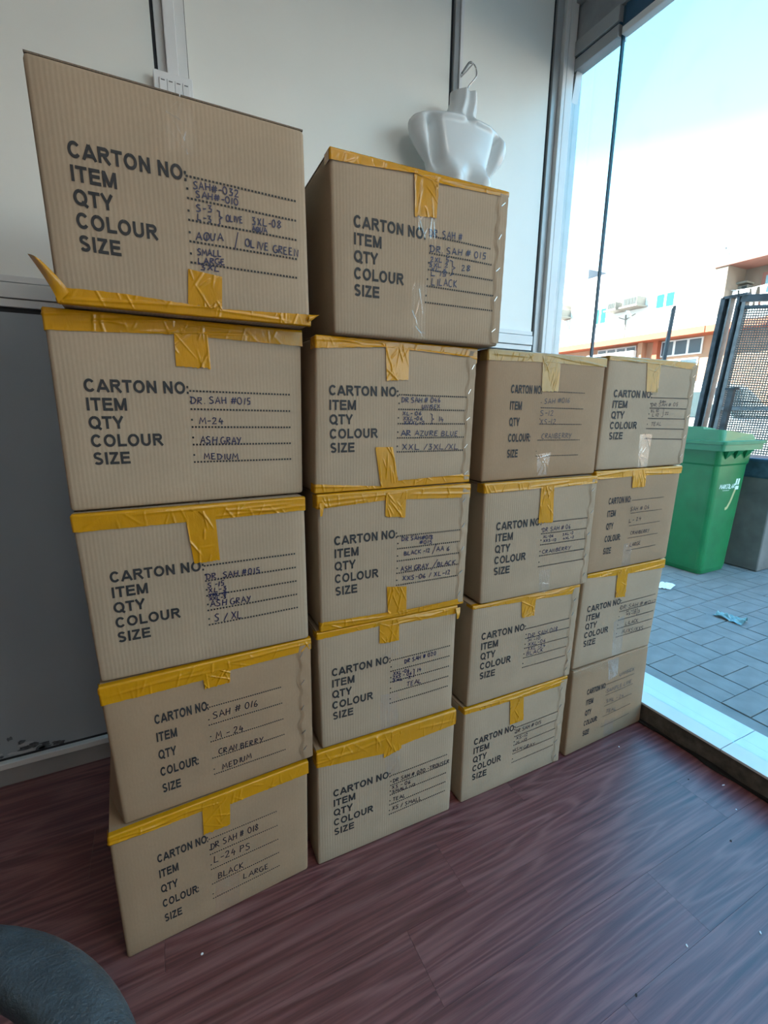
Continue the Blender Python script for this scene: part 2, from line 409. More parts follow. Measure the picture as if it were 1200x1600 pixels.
# ================================================================== lettering
def arc(cx, cy, rx, ry, a0, a1, n=14):
    return [(cx + rx*math.cos(R(a0 + (a1-a0)*k/n)), cy + ry*math.sin(R(a0 + (a1-a0)*k/n))) for k in range(n+1)]
TK = .212; hT = TK/2
def _bold():
    g = {}
    def w(u): return u/716.0
    def oo(wd):
        cx = wd/2; rx = wd/2 - .065 - hT; return arc(cx, .5, rx, .5-hT+.012, 90, 450, 30)
    W = w(722); g['C'] = (W, [arc(W/2, .5, W/2-.065-hT, .5-hT+.012, 38, 322, 26)])
    g['A'] = (W, [[(.085, 0), (W/2, .96)], [(W-.085, 0), (W/2, .96)], [(.22, .29), (W-.22, .29)]])
    g['R'] = (W, [[(.20, 0), (.20, 1)], [(.20, 1-hT), (.58, 1-hT)] + arc(.60, .715, .19, .715-.53, 90, -90, 10) + [(.20, .43+hT)], [(.52, .46), (W-.10, 0)]])
    W = w(611); g['T'] = (W, [[(W/2, 0), (W/2, 1)], [(.03, 1-hT), (W-.03, 1-hT)]])
    W = w(778); g['O'] = (W, [oo(W)]); g['Q'] = (W, [oo(W), [(W*.56, .25), (W-.07, -.04)]])
    W = w(722); g['N'] = (W, [[(.20, 0), (.20, 1)], [(W-.20, 0), (W-.20, 1)], [(.20, .93), (W-.20, .07)]])
    W = w(278); g['I'] = (W, [[(W/2, 0), (W/2, 1)]])
    W = w(667); g['E'] = (W, [[(.20, 0), (.20, 1)], [(.20, 1-hT), (W-.07, 1-hT)], [(.20, .52), (W-.11, .52)], [(.20, hT), (W-.05, hT)]])
    W = w(833); g['M'] = (W, [[(.19, 0), (.19, 1)], [(W-.19, 0), (W-.19, 1)], [(.22, .95), (W/2, .06)], [(W-.22, .95), (W/2, .06)]])
    W = w(667); g['Y'] = (W, [[(W/2, 0), (W/2, .46)], [(.10, 1), (W/2, .42)], [(W-.10, 1), (W/2, .42)]])
    W = w(611); g['L'] = (W, [[(.20, 0), (.20, 1)], [(.20, hT), (W-.04, hT)]])
    W = w(722); g['U'] = (W, [[(.20, 1), (.20, .40)] + arc(W/2, .385, W/2-.20, .385-hT+.012, 180, 360, 14) + [(W-.20, .40), (W-.20, 1)]])
    W = w(667); g['S'] = (W, [arc(W/2, .735, .245, .735-.55, 25, 190, 12) + [(.26, .60), (W/2, .505), (W-.25, .41)] + arc(W/2, .28, .265, .28-hT+.012, 25, -155, 14)])
    W = w(611); g['Z'] = (W, [[(.06, 1-hT), (W-.08, 1-hT)], [(.05, hT), (W-.04, hT)], [(W-.17, .93), (.14, .07)]])
    W = w(333); g[':'] = (W, [[(W/2-.1, hT), (W/2+.1, hT)], [(W/2-.1, .62), (W/2+.1, .62)]])
    g[' '] = (w(278), [])
    return g
BOLD = _bold()
def word_width(t): return sum(BOLD[c][0] for c in t)

def ribbon(mb, pts, wd, fn):
    """flat ribbon of width wd along 2-D pts, mapped to 3-D with fn"""
    P = [Vector((p[0], p[1])) for p in pts]
    Q = [P[0]]
    for p in P[1:]:
        if (p - Q[-1]).length > 1e-6: Q.append(p)
    if len(Q) < 2: return
    L = []; Rr = []
    for i, p in enumerate(Q):
        a = (p - Q[i-1]).normalized() if i else None
        b = (Q[i+1] - p).normalized() if i < len(Q)-1 else None
        if a is None: nrm = Vector((-b.y, b.x)); k = 1
        elif b is None: nrm = Vector((-a.y, a.x)); k = 1
        else:
            na = Vector((-a.y, a.x)); nb = Vector((-b.y, b.x)); nrm = na + nb
            if nrm.length < .3: nrm = nb; k = 1
            else: nrm.normalize(); k = min(1.0/max(nrm.dot(nb), .4), 1.8)
        L.append(p + nrm*wd/2*k); Rr.append(p - nrm*wd/2*k)
    vs = [fn(q.x, q.y) for q in L] + [fn(q.x, q.y) for q in Rr]; m = len(Q)
    mb.add(vs, [(i+m, i+1+m, i+1, i) for i in range(m-1)])

def bold_text(mb, t, u, v, cap, sxs, fn):
    """t at (u, v baseline) with cap height cap; sxs = horizontal squeeze"""
    for c in t:
        W, strokes = BOLD[c]
        for s in strokes:
            ribbon(mb, [(x, y) for x, y in s], TK, lambda a, b, u=u: fn(u + a*cap*sxs, v + b*cap))
        u += W*cap*sxs
    return u

def _hand():
    g = {}
    a = lambda *p: [tuple(q) for q in p]
    g['A'] = [a((0, 0), (.32, 1), (.66, 0)), a((.12, .36), (.56, .40))]
    g['B'] = [a((.05, 0), (.08, 1)), a((.08, 1), (.45, .92), (.48, .68), (.1, .52), (.55, .40), (.52, .08), (.05, 0))]
    g['C'] = [arc(.36, .5, .34, .5, 55, 310, 10)]
    g['D'] = [a((.08, 0), (.08, 1)), a((-.05, .98), (.40, .90), (.62, .55), (.42, .1), (-.02, .0))]
    g['E'] = [a((.5, 1), (.08, .96), (.06, .02), (.54, .04)), a((.06, .52), (.42, .55))]
    g['F'] = [a((.5, 1), (.08, .96), (.06, 0)), a((.06, .52), (.42, .55))]
    g['G'] = [arc(.36, .5, .34, .5, 60, 340, 10) + a((.68, .42), (.40, .42))]
    g['H'] = [a((.06, 0), (.08, 1)), a((.56, 0), (.60, 1)), a((.06, .48), (.58, .54))]
    g['I'] = [a((.2, 0), (.22, 1))]
    g['K'] = [a((.06, 0), (.08, 1)), a((.56, 1), (.08, .46), (.6, 0))]
    g['L'] = [a((.1, 1), (.04, .04), (.55, .02))]
    g['M'] = [a((.0, 0), (.12, 1), (.36, .35), (.62, 1), (.74, 0))]
    g['N'] = [a((.03, 0), (.08, 1), (.54, .02), (.60, 1))]
    g['O'] = [arc(.34, .5, .32, .5, 100, 470, 12)]
    g['P'] = [a((.05, 0), (.08, 1)), a((.0, .96), (.46, .92), (.5, .60), (.08, .46))]
    g['Q'] = [arc(.34, .5, .32, .5, 100, 470, 12), a((.36, .7), (.38, -.15))]
    g['R'] = [a((.05, 0), (.08, 1)), a((.0, .96), (.46, .92), (.48, .62), (.08, .5), (.58, 0))]
    g['S'] = [a((.52, .92), (.25, 1), (.06, .8), (.2, .58), (.46, .42), (.48, .14), (.22, 0), (.0, .1))]
    g['T'] = [a((.3, 0), (.32, .98)), a((0, .96), (.64, 1))]
    g['U'] = [a((.05, 1), (.04, .3), (.22, 0), (.46, .12), (.56, 1))]
    g['V'] = [a((.02, 1), (.28, 0), (.58, 1))]
    g['X'] = [a((.02, 0), (.56, 1)), a((.04, 1), (.58, .02))]
    g['Y'] = [a((.04, 1), (.28, .5)), a((.6, 1), (.16, -.15))]
    g['Z'] = [a((.04, 1), (.56, .98), (.04, .02), (.6, .04))]
    g['0'] = [arc(.28, .5, .26, .5, 100, 470, 12)]
    g['1'] = [a((.1, .0), (.18, 1))]
    g['2'] = [a((.04, .8), (.2, 1), (.44, .92), (.42, .6), (.04, .04), (.54, .06))]
    g['3'] = [a((.06, .95), (.42, .95), (.22, .58), (.48, .42), (.42, .06), (.02, .04))]
    g['4'] = [a((.22, 1), (.04, .42), (.56, .44)), a((.4, .72), (.36, -.05))]
    g['5'] = [a((.5, 1), (.14, .98), (.1, .58), (.44, .52), (.44, .08), (.04, .02))]
    g['6'] = [a((.4, 1), (.1, .55), (.08, .12), (.32, 0), (.48, .22), (.34, .45), (.1, .35))]
    g['8'] = [a((.28, .52), (.06, .75), (.26, 1), (.48, .78), (.28, .52), (.04, .2), (.26, 0), (.52, .2), (.28, .52))]
    g['#'] = [a((.16, .0), (.28, 1)), a((.44, .02), (.56, 1)), a((0, .34), (.68, .40)), a((.04, .66), (.72, .70))]
    g['-'] = [a((.04, .46), (.44, .5))]
    g['/'] = [a((0, -.05), (.4, 1))]
    g['.'] = [a((.06, .0), (.14, .06))]
    g['}'] = [a((0, 1), (.3, .9), (.28, .6), (.55, .5), (.28, .4), (.3, .1), (0, 0))]
    g[']'] = [a((0, 1), (.5, .98), (.46, .02), (-.05, 0))]
    return g
HAND = _hand()
HADV = {'I': .42, '1': .42, '.': .3, '-': .6, ' ': .4, 'M': .92, '#': .9, '/': .55}
def hand_text(mb, t, u0, v0, u1, v1, h, wd, fn, rng):
    adv = [HADV.get(c, .78) for c in t]
    tot = sum(adv) - .12; ln = math.hypot(u1-u0, v1-v0); sc = ln/tot; x = 0.0
    du, dv = (u1-u0)/ln, (v1-v0)/ln
    for c, ad in zip(t, adv):
        if c != ' ':
            jx = rng.uniform(-.03, .03); jy = rng.uniform(-.06, .06); sl = rng.uniform(-.03, .10); ks = rng.uniform(.9, 1.08)
            for s in HAND[c]:
                pts = [((x + (px + sl*py + jx)*ks)*sc, (py + jy)*h) for px, py in s]
                ribbon(mb, pts, wd, lambda a, b: fn(u0 + a*du - b*dv*.3, v0 + a*dv + b))
        x += ad

# ================================================================== cartons
CARTONS = {
 'A1': {'x':-0.1925,'y':1.1456,'z':0,'th':0.0539,'h':0.4005,'u':[0.002,0.5152,-0.0008,0.525],'text':[(0.0974,0.2934),(0.2233,0.2801),(0.0997,0.0651),(0.2305,0.2742),(0.4202,0.2734),(0.2274,0.0679),(0.4209,0.0711)],'hw':[('DR SAH # 018',0.2314,0.2374,0.3672,0.2383,0.0204),('L-24 PS',0.2375,0.1904,0.34,0.1838,0.022),('BLACK',0.2437,0.1287,0.3161,0.1275,0.0198),('LARGE',0.3137,0.0864,0.3896,0.0807,0.0178)],'band':[('t',[(0,0.3783),(0.2176,0.3741),(0.2934,0.3624),(0.5187,0.3619)])],'tab':[('y',[(0.2205,0.4134),(0.2935,0.3882),(0.2877,0.2966),(0.217,0.2977)]),('c',[(0.2367,0.1261),(0.3025,0.1144),(0.2963,0.0109),(0.2288,0.0118)])]},
 'A2': {'x':-0.1645,'y':1.1605,'z':0.4065,'th':0.0358,'h':0.3975,'u':[0.0078,0.5146,-0.0066,0.5177],'text':[(0.0983,0.2911),(0.2251,0.2821),(0.1024,0.0589),(0.2268,0.2712),(0.4236,0.2709),(0.2308,0.0623),(0.4288,0.0624)],'hw':[('SAH # 016',0.2386,0.2346,0.3602,0.2343,0.0193),('M - 24',0.242,0.1707,0.3174,0.1684,0.0198),('CRAN BERRY',0.2454,0.1201,0.3655,0.1142,0.0164),('MEDIUM',0.2527,0.0695,0.3317,0.0723,0.0166)],'band':[('t',[(-0.0073,0.3517),(0.2168,0.3535),(0.2887,0.3622),(0.4735,0.3641),(0.5192,0.3669)])],'tab':[('y',[(0.2209,0.3758),(0.2916,0.3674),(0.2876,0.3292),(0.2248,0.3273)])],'staple':[(0.4883,0.3569),(0.4885,0.2689),(0.4858,0.186),(0.4863,0.1033),(0.4909,0.0488)]},
 'A3': {'x':-0.1726,'y':1.1717,'z':0.8099,'th':-0.0005,'h':0.4103,'u':[0.0059,0.5194,-0.0056,0.5188],'text':[(0.0498,0.2734),(0.2489,0.2707),(0.0512,0.0959),(0.2567,0.2587),(0.4849,0.2593),(0.2572,0.0988),(0.4874,0.102)],'hw':[('DR. SAH #015',0.2581,0.222,0.3928,0.2203,0.015),('S -15',0.2592,0.2002,0.3014,0.2001,0.0127),('XL-3',0.2608,0.1863,0.3059,0.1862,0.0117),('XXL-2',0.26,0.1746,0.3051,0.1737,0.0094),('--',0.2601,0.177,0.3052,0.1761,0.0082),('XXL-3',0.2619,0.1654,0.3028,0.1638,0.0082),('ASH GRAY',0.2633,0.1472,0.3642,0.1433,0.0165),('S / XL',0.2699,0.1047,0.3393,0.1014,0.0204)],'band':[('t',[(-0.0038,0.373),(0.2197,0.3744),(0.2894,0.3745),(0.5179,0.3772)])],'tab':[('y',[(0.2215,0.3974),(0.2901,0.3993),(0.2937,0.2689),(0.2336,0.2689)]),('c',[(0.2313,0.0691),(0.2976,0.0571),(0.294,0.001),(0.2268,0.0084)])]},
 'A4': {'x':-0.1784,'y':1.1894,'z':1.2262,'th':0.0423,'h':0.4203,'u':[-0.0012,0.5341,-0.0001,0.5422],'text':[(0.0536,0.2858),(0.2569,0.2864),(0.051,0.1012),(0.2645,0.2655),(0.5029,0.2623),(0.2617,0.0985),(0.5001,0.0954)],'hw':[('DR. SAH #015',0.2634,0.2361,0.4056,0.2367,0.016),('M-24',0.2793,0.1882,0.336,0.1878,0.0151),('ASH GRAY',0.2784,0.1437,0.3749,0.1391,0.0166),('MEDIUM',0.2835,0.1041,0.3647,0.1005,0.0142)],'band':[('t',[(0.0012,0.3785),(0.236,0.3887),(0.316,0.3875),(0.5394,0.3839)])],'tab':[('y',[(0.2401,0.4175),(0.3119,0.4125),(0.3141,0.3184),(0.2385,0.3194)]),('c',[(0.2551,0.3143),(0.3198,0.3144),(0.3047,-0.0127),(0.2261,-0.0087)])]},
 'A5': {'x':-0.1482,'y':1.1529,'z':1.6525,'th':0.0093,'h':0.4166,'u':[0.0025,0.5186,-0.0011,0.5152],'text':[(0.0513,0.2891),(0.2537,0.2947),(0.0475,0.0996),(0.258,0.2712),(0.4883,0.2681),(0.2545,0.1064),(0.4857,0.105)],'hw':[('SAH#-032',0.2683,0.2506,0.3631,0.2515,0.0141),('SAH#-010',0.2733,0.2345,0.3609,0.2349,0.0127),('S-3',0.2723,0.2076,0.3048,0.2108,0.0133),('L-3',0.2727,0.1908,0.3034,0.1909,0.0124),('}',0.3131,0.1873,0.326,0.1894,0.0289),('OLIVE',0.3316,0.1988,0.3675,0.2006,0.0127),('3XL-08',0.3879,0.2014,0.4546,0.2054,0.0152),('AQUA',0.3873,0.1889,0.4202,0.1904,0.0098),('AQUA',0.2671,0.1528,0.324,0.159,0.0146),('/',0.347,0.1453,0.36,0.151,0.0298),('OLIVE GREEN',0.3696,0.1551,0.4925,0.1507,0.0154),('SMALL',0.2675,0.1225,0.3184,0.126,0.0127),('LARGE',0.2673,0.1056,0.3248,0.1107,0.0117),('3XL',0.2719,0.0945,0.3125,0.0954,0.0107)],'band':[('b',[(0.0008,0.0288),(0.1119,0.0292),(0.2382,0.0216),(0.3101,0.0178),(0.5151,0.0257)])],'tab':[('y',[(0.2464,0.0922),(0.3157,0.0849),(0.3111,0.0151),(0.2409,0.0219)]),('c',[(0.229,0.4022),(0.2811,0.4043),(0.2739,0.3097),(0.2212,0.3123)])]},
 'B1': {'x':0.3564,'y':1.1692,'z':0,'th':-0.0176,'h':0.4195,'u':[-0.0034,0.5055,0.0027,0.5109],'text':[(0.0521,0.2719),(0.2496,0.2635),(0.0501,0.0959),(0.2571,0.2506),(0.4794,0.2499),(0.2515,0.0952),(0.4757,0.0988)],'hw':[('DR SAH # 020 -TROUSER',0.2631,0.2197,0.4918,0.2123,0.0144),('XS - 06',0.2606,0.1937,0.333,0.1892,0.0133),('SMALL-12',0.2608,0.1786,0.3542,0.1715,0.0109),('TEAL',0.264,0.1438,0.3134,0.1418,0.0135),('XS / SMALL',0.2616,0.108,0.3803,0.1016,0.0149)],'band':[('t',[(-0.0032,0.3732),(0.2257,0.3448),(0.295,0.355),(0.5132,0.3654)])],'tab':[('y',[(0.2241,0.419),(0.294,0.41),(0.2935,0.344),(0.2286,0.3295)]),('c',[(0.2312,0.3371),(0.2869,0.3347),(0.2881,0.2577),(0.2374,0.2593)])]},
 'B2': {'x':0.3745,'y':1.1758,'z':0.4255,'th':-0.0251,'h':0.39,'u':[0.0035,0.4783,-0.0031,0.4808],'text':[(0.0391,0.2679),(0.2301,0.2646),(0.0378,0.0925),(0.2376,0.2487),(0.4563,0.2505),(0.2357,0.0952),(0.4541,0.0986)],'hw':[('DR SAH # 020',0.2851,0.2265,0.4048,0.2304,0.014),('XXL-06',0.2452,0.1938,0.305,0.193,0.0118),('2XS - 06',0.2427,0.1811,0.3136,0.18,0.0107),('3XL -2',0.2428,0.1692,0.3111,0.1675,0.0097),(']',0.3167,0.1699,0.3239,0.1702,0.0274),('14',0.332,0.184,0.3489,0.1846,0.0132),('TEAL',0.2951,0.14,0.3501,0.1418,0.0154)],'band':[('t',[(-0.0036,0.3716),(0.1941,0.3761),(0.2639,0.3695),(0.4795,0.3641)])],'tab':[('y',[(0.1956,0.3882),(0.2626,0.385),(0.2637,0.3131),(0.1955,0.3168)]),('c',[(0.2124,0.3192),(0.2743,0.3159),(0.2754,0.2581),(0.2129,0.2598)]),('c',[(0.1991,0.1366),(0.2651,0.1263),(0.2643,0.0039),(0.2015,0.0043)])]},
 'B3': {'x':0.3818,'y':1.1734,'z':0.8216,'th':-0.0204,'h':0.4015,'u':[0.0007,0.4945,-0.0009,0.5026],'text':[(0.0459,0.2823),(0.2402,0.2789),(0.0434,0.1036),(0.2469,0.2608),(0.4684,0.2574),(0.2449,0.1044),(0.4688,0.1028)],'hw':[('DR SAH#018',0.2596,0.2444,0.3706,0.2392,0.013),('#015',0.3211,0.2269,0.3682,0.2239,0.0114),('BLACK -12',0.2681,0.1977,0.3622,0.1969,0.0123),('/',0.3695,0.1886,0.3841,0.1899,0.029),('AA 6',0.3838,0.1974,0.4349,0.192,0.0148),('ASH GRAY',0.258,0.1477,0.3563,0.1449,0.0155),('/',0.3653,0.1388,0.389,0.1391,0.031),('BLACK',0.3887,0.1456,0.4575,0.143,0.014),('XXS-06 / XL-12',0.2641,0.1166,0.4417,0.1107,0.0146)],'band':[('t',[(0.0027,0.3642),(0.2059,0.3741),(0.2691,0.3717),(0.5047,0.3602)]),('b',[(0.0041,0.0289),(0.2119,0.0217),(0.2817,0.0193),(0.4934,0.0199)])],'tab':[('y',[(0.2042,0.3955),(0.273,0.3931),(0.2702,0.3169),(0.2038,0.325)]),('y',[(0.2111,0.1058),(0.279,0.0963),(0.2801,0.0141),(0.2146,0.0185)])],'staple':[(0.4787,0.3533),(0.48,0.2721),(0.481,0.1943),(0.4789,0.1151),(0.4764,0.0399)]},
 'B4': {'x':0.3843,'y':1.1783,'z':1.2291,'th':0.0138,'h':0.4053,'u':[-0.0069,0.5097,0.0053,0.5174],'text':[(0.0385,0.2859),(0.242,0.2848),(0.035,0.1079),(0.2493,0.2651),(0.4835,0.2631),(0.2448,0.1038),(0.4787,0.1016)],'hw':[('DR SAH # 046',0.2562,0.2436,0.3909,0.2456,0.0141),('UNISEX',0.3247,0.2276,0.3883,0.2281,0.0113),('XL- 06',0.261,0.2082,0.3253,0.2083,0.0102),('XXL-06',0.2631,0.1943,0.3288,0.1942,0.0103),('XXXL-2',0.2645,0.1825,0.3368,0.182,0.0103),('}',0.3546,0.1809,0.3675,0.1808,0.0317),('14',0.3846,0.1898,0.405,0.1886,0.0149),('AR',0.2561,0.149,0.2908,0.1499,0.0155),('AZURE BLUE',0.3038,0.1497,0.4604,0.1453,0.0147),('XXL /3XL/XL',0.2617,0.1085,0.4645,0.1049,0.0168)],'band':[('t',[(0.006,0.375),(0.2036,0.3901),(0.2782,0.3877),(0.4938,0.3804),(0.5168,0.3632)]),('b',[(-0.0234,0.0265),(0.1892,0.0071),(0.2491,0.0193),(0.4722,0.0258),(0.5074,0.0326)])],'tab':[('y',[(0.2046,0.3995),(0.2779,0.4022),(0.277,0.3067),(0.2072,0.3018)]),('y',[(0.1725,0.12),(0.2296,0.1184),(0.2492,0.0166),(0.1922,0.0016)])],'staple':[(0.5024,0.3519),(0.4929,0.2795),(0.4921,0.1976),(0.4885,0.1138),(0.4947,0.0303)]},
 'B5': {'x':0.4309,'y':1.1608,'z':1.6405,'th':-0.0273,'h':0.4104,'u':[0.0022,0.5185,-0.0019,0.5246],'text':[(0.0564,0.2786),(0.2552,0.2806),(0.0538,0.0942),(0.2763,0.2623),(0.4695,0.2593),(0.2642,0.0976),(0.4947,0.0972)],'hw':[('DR. SAH #',0.2694,0.2613,0.3758,0.2659,0.0171),('DR. SAH # 015',0.2741,0.2241,0.459,0.2301,0.0162),('2XL 5',0.2749,0.1995,0.335,0.2055,0.012),('3XL 2',0.2719,0.187,0.3319,0.1933,0.0099),('XL 6',0.2771,0.1777,0.3288,0.1811,0.0088),('L 15',0.2774,0.1666,0.3293,0.1698,0.0099),('}',0.3387,0.1715,0.3584,0.1738,0.0393),('28',0.3761,0.1897,0.4045,0.1919,0.0141),('LILACK',0.2804,0.1417,0.3634,0.1468,0.0179)],'band':[('t',[(0.0091,0.3855),(0.2222,0.3988),(0.2957,0.3898),(0.5234,0.3976)])],'tab':[('y',[(0.222,0.4063),(0.2951,0.4052),(0.2905,0.3074),(0.2245,0.302)]),('c',[(0.2311,0.3031),(0.2906,0.3058),(0.2869,0.2558),(0.2357,0.2563)]),('c',[(0.2216,0.1435),(0.2663,0.1429),(0.2672,0.0024),(0.2248,0.0054)])],'staple':[(0.5055,0.3759),(0.5001,0.2925),(0.4986,0.2075),(0.4964,0.1292),(0.4946,0.0427)]},
 'C1': {'x':0.911,'y':1.1657,'z':0,'th':-0.0046,'h':0.4008,'u':[0.0016,0.5018,-0.0009,0.5071],'text':[(0.048,0.2669),(0.2413,0.2653),(0.0466,0.0847),(0.2477,0.2495),(0.4687,0.2506),(0.245,0.0907),(0.4597,0.0957)],'hw':[('DR SAH # 015',0.25,0.2241,0.383,0.2242,0.0159),('XS-12',0.256,0.1916,0.3162,0.1903,0.0138),('M -12',0.2581,0.1686,0.3152,0.1681,0.015),('ASH GRAY',0.2463,0.1393,0.358,0.1302,0.015)],'band':[('t',[(0.0044,0.3838),(0.2091,0.377),(0.2732,0.3737),(0.5125,0.3677)])],'tab':[('y',[(0.2084,0.3851),(0.2761,0.3755),(0.2828,0.2736),(0.2149,0.274)])],'staple':[(0.4763,0.3556),(0.4794,0.2758),(0.4792,0.1926),(0.4751,0.1122),(0.4771,0.0371)]},
 'C2': {'x':0.9219,'y':1.167,'z':0.4068,'th':-0.0193,'h':0.3901,'u':[-0.0023,0.4962,0.0022,0.5057],'text':[(0.0452,0.2832),(0.2401,0.2794),(0.0431,0.102),(0.2494,0.2596),(0.4693,0.2577),(0.2447,0.101),(0.4587,0.0988)],'hw':[('DR SAH 018',0.2584,0.2178,0.4104,0.2168,0.0191),('M -10',0.2609,0.2041,0.321,0.2014,0.0107),('XXL-06',0.2615,0.1856,0.3518,0.1838,0.0129),('3XL -24',0.2614,0.1672,0.3508,0.1636,0.013),('BLACK',0.2571,0.147,0.3431,0.1455,0.0152)],'band':[('t',[(0.0108,0.3809),(0.2146,0.3715),(0.2845,0.369),(0.5004,0.3574)])],'tab':[('y',[(0.2149,0.3814),(0.2835,0.3793),(0.2786,0.3066),(0.2204,0.3093)])],'staple':[(0.4831,0.3339),(0.4771,0.2761),(0.4807,0.1161),(0.4759,0.0722),(0.4696,0.0397)]},
 'C3': {'x':0.941,'y':1.1581,'z':0.8029,'th':-0.0312,'h':0.4175,'u':[0.0058,0.5,-0.0037,0.4999],'text':[(0.0518,0.2864),(0.2431,0.2854),(0.0522,0.1003),(0.2529,0.2676),(0.4769,0.2651),(0.2517,0.1047),(0.4721,0.1048)],'hw':[('DR SAH # 06',0.2567,0.2319,0.391,0.2329,0.0157),('XL-06',0.2609,0.2104,0.3089,0.21,0.0089),('XXS-12',0.2625,0.1954,0.3255,0.1932,0.009),('3XL-2',0.3519,0.2083,0.4077,0.2109,0.0092),('4XL-2',0.3557,0.1928,0.4127,0.1936,0.0092),('CRANBERRY',0.2621,0.1524,0.4,0.153,0.0131)],'band':[('t',[(0.0069,0.3876),(0.2248,0.3913),(0.2914,0.3895),(0.5043,0.3935)])],'tab':[('y',[(0.233,0.3977),(0.2903,0.3989),(0.2996,0.2641),(0.2328,0.2681)]),('c',[(0.2563,0.0904),(0.3069,0.0883),(0.3107,-0.003),(0.2658,-0.0008)])],'staple':[(0.4807,0.3702),(0.486,0.2871),(0.4809,0.2031),(0.4758,0.1175),(0.4793,0.0424)]},
 'C4': {'x':0.9319,'y':1.1681,'z':1.2264,'th':-0.0007,'h':0.4072,'u':[-0.0001,0.5248,-0.0008,0.5246],'text':[(0.097,0.3073),(0.2251,0.3093),(0.095,0.0752),(0.2299,0.2901),(0.4276,0.288),(0.2229,0.0765),(0.4225,0.0736)],'hw':[('SAH #016',0.2416,0.2498,0.3602,0.2547,0.0164),('S-12',0.2269,0.2101,0.2894,0.2115,0.0171),('XS-12',0.228,0.1835,0.302,0.1844,0.0159),('CRANBERRY',0.2406,0.1348,0.381,0.1349,0.017)],'band':[('t',[(0.0049,0.3761),(0.2199,0.381),(0.5284,0.3794)])],'tab':[('y',[(0.2196,0.3999),(0.2988,0.4011),(0.2985,0.2904),(0.2256,0.2887)]),('c',[(0.2251,0.0819),(0.2899,0.0867),(0.2797,0.0097),(0.2375,0.0084)])]},
 'D1': {'x':1.4572,'y':1.1669,'z':0,'th':0.019,'h':0.4052,'u':[0.0018,0.5139,-0,0.4967],'text':[(0.0982,0.2968),(0.2146,0.2955),(0.0986,0.0675),(0.2229,0.2857),(0.4103,0.2859),(0.2214,0.0727),(0.4119,0.0781)],'hw':[('UNISEX',0.3048,0.3019,0.4068,0.3038,0.0159),('SAMPLE LINE',0.2269,0.242,0.4005,0.2437,0.0179),('SML - 24',0.2319,0.1925,0.3543,0.1849,0.0171),('TEAL',0.2374,0.1396,0.3112,0.1309,0.0163)],'band':[('t',[(0.0178,0.3625),(0.1995,0.366),(0.4967,0.3852)])],'tab':[('c',[(0.2133,0.4011),(0.2833,0.4022),(0.2889,0.314),(0.2303,0.3009)]),('c',[(0.237,0.101),(0.3,0.0954),(0.3083,0.0077),(0.2446,0.0147)])]},
 'D2': {'x':1.4637,'y':1.1727,'z':0.4112,'th':-0.0056,'h':0.4092,'u':[-0.0089,0.4796,0.0074,0.5048],'text':[(0.0377,0.2742),(0.2381,0.2675),(0.04,0.0932),(0.2429,0.2511),(0.469,0.2516),(0.2394,0.0943),(0.4686,0.0938)],'hw':[('DR SAH #',0.243,0.2205,0.3896,0.2137,0.0181),('#012',0.3967,0.2144,0.4851,0.2105,0.0146),('M -12',0.2843,0.1977,0.3508,0.1946,0.0102),('XS-12',0.2864,0.1864,0.3496,0.1823,0.0093),(']',0.3494,0.1723,0.3593,0.1723,0.0312),('3',0.3635,0.1836,0.3756,0.1832,0.0135),('LILACK',0.2879,0.1398,0.3719,0.1399,0.0156),('M/XS/XXS',0.274,0.1027,0.4174,0.0917,0.0188)],'band':[('t',[(0.0094,0.3984),(0.1819,0.3834),(0.5026,0.3705)])],'tab':[('y',[(0.196,0.3951),(0.2623,0.392),(0.2596,0.2781),(0.1988,0.2842)]),('c',[(0.2116,0.1706),(0.2751,0.1921),(0.2873,0.0079),(0.2253,0.0103)])]},
 'D3': {'x':1.467,'y':1.1665,'z':0.8264,'th':-0.0044,'h':0.4047,'u':[0.0032,0.4999,-0.0026,0.5126],'text':[(0.0847,0.3011),(0.2084,0.3015),(0.0795,0.0728),(0.2173,0.2814),(0.4177,0.28),(0.2224,0.0718),(0.4074,0.0724)],'hw':[('SAH # 06',0.2127,0.2373,0.3335,0.2372,0.016),('L- 24',0.2137,0.1897,0.2895,0.1946,0.0153),('CRANBERRY',0.2324,0.1376,0.3521,0.1365,0.0138),('LARGE',0.2395,0.0856,0.3072,0.0877,0.0149)],'band':[('t',[(0.0095,0.3773),(0.199,0.3789),(0.5156,0.3749)])],'tab':[('y',[(0.1978,0.4021),(0.2812,0.4022),(0.2853,0.3329),(0.2057,0.333)]),('c',[(0.1987,0.102),(0.2504,0.1047),(0.2562,0.0026),(0.203,0.0057)])]},
 'D4': {'x':1.4656,'y':1.167,'z':1.237,'th':-0.0063,'h':0.4076,'u':[-0.0047,0.5118,0.0035,0.5183],'text':[(0.0435,0.2935),(0.2519,0.2899),(0.0421,0.1139),(0.2587,0.269),(0.4845,0.2692),(0.248,0.1137),(0.4932,0.1064)],'hw':[('SAH',0.3088,0.2507,0.346,0.2513,0.0092),('DR SAH # 05',0.2597,0.2349,0.4283,0.2389,0.0136),('XL 10',0.2639,0.2142,0.3088,0.216,0.0107),('L 12',0.2732,0.1989,0.3125,0.199,0.0108),(']',0.3293,0.1958,0.3419,0.1959,0.0312),('22',0.3501,0.2045,0.3751,0.2061,0.0102),('TEAL',0.2723,0.1617,0.3363,0.1636,0.014)],'band':[('t',[(0.0054,0.3933),(0.2096,0.393),(0.5197,0.3809)])],'tab':[('y',[(0.2059,0.4),(0.2851,0.4004),(0.2848,0.2884),(0.2186,0.2906)]),('c',[(0.2145,0.1313),(0.2874,0.1302),(0.2834,-0.0015),(0.2282,-0.0013)])],'staple':[(0.4989,0.3565),(0.4976,0.2814),(0.4973,0.2008),(0.4933,0.1172),(0.4887,0.0397)]},
}
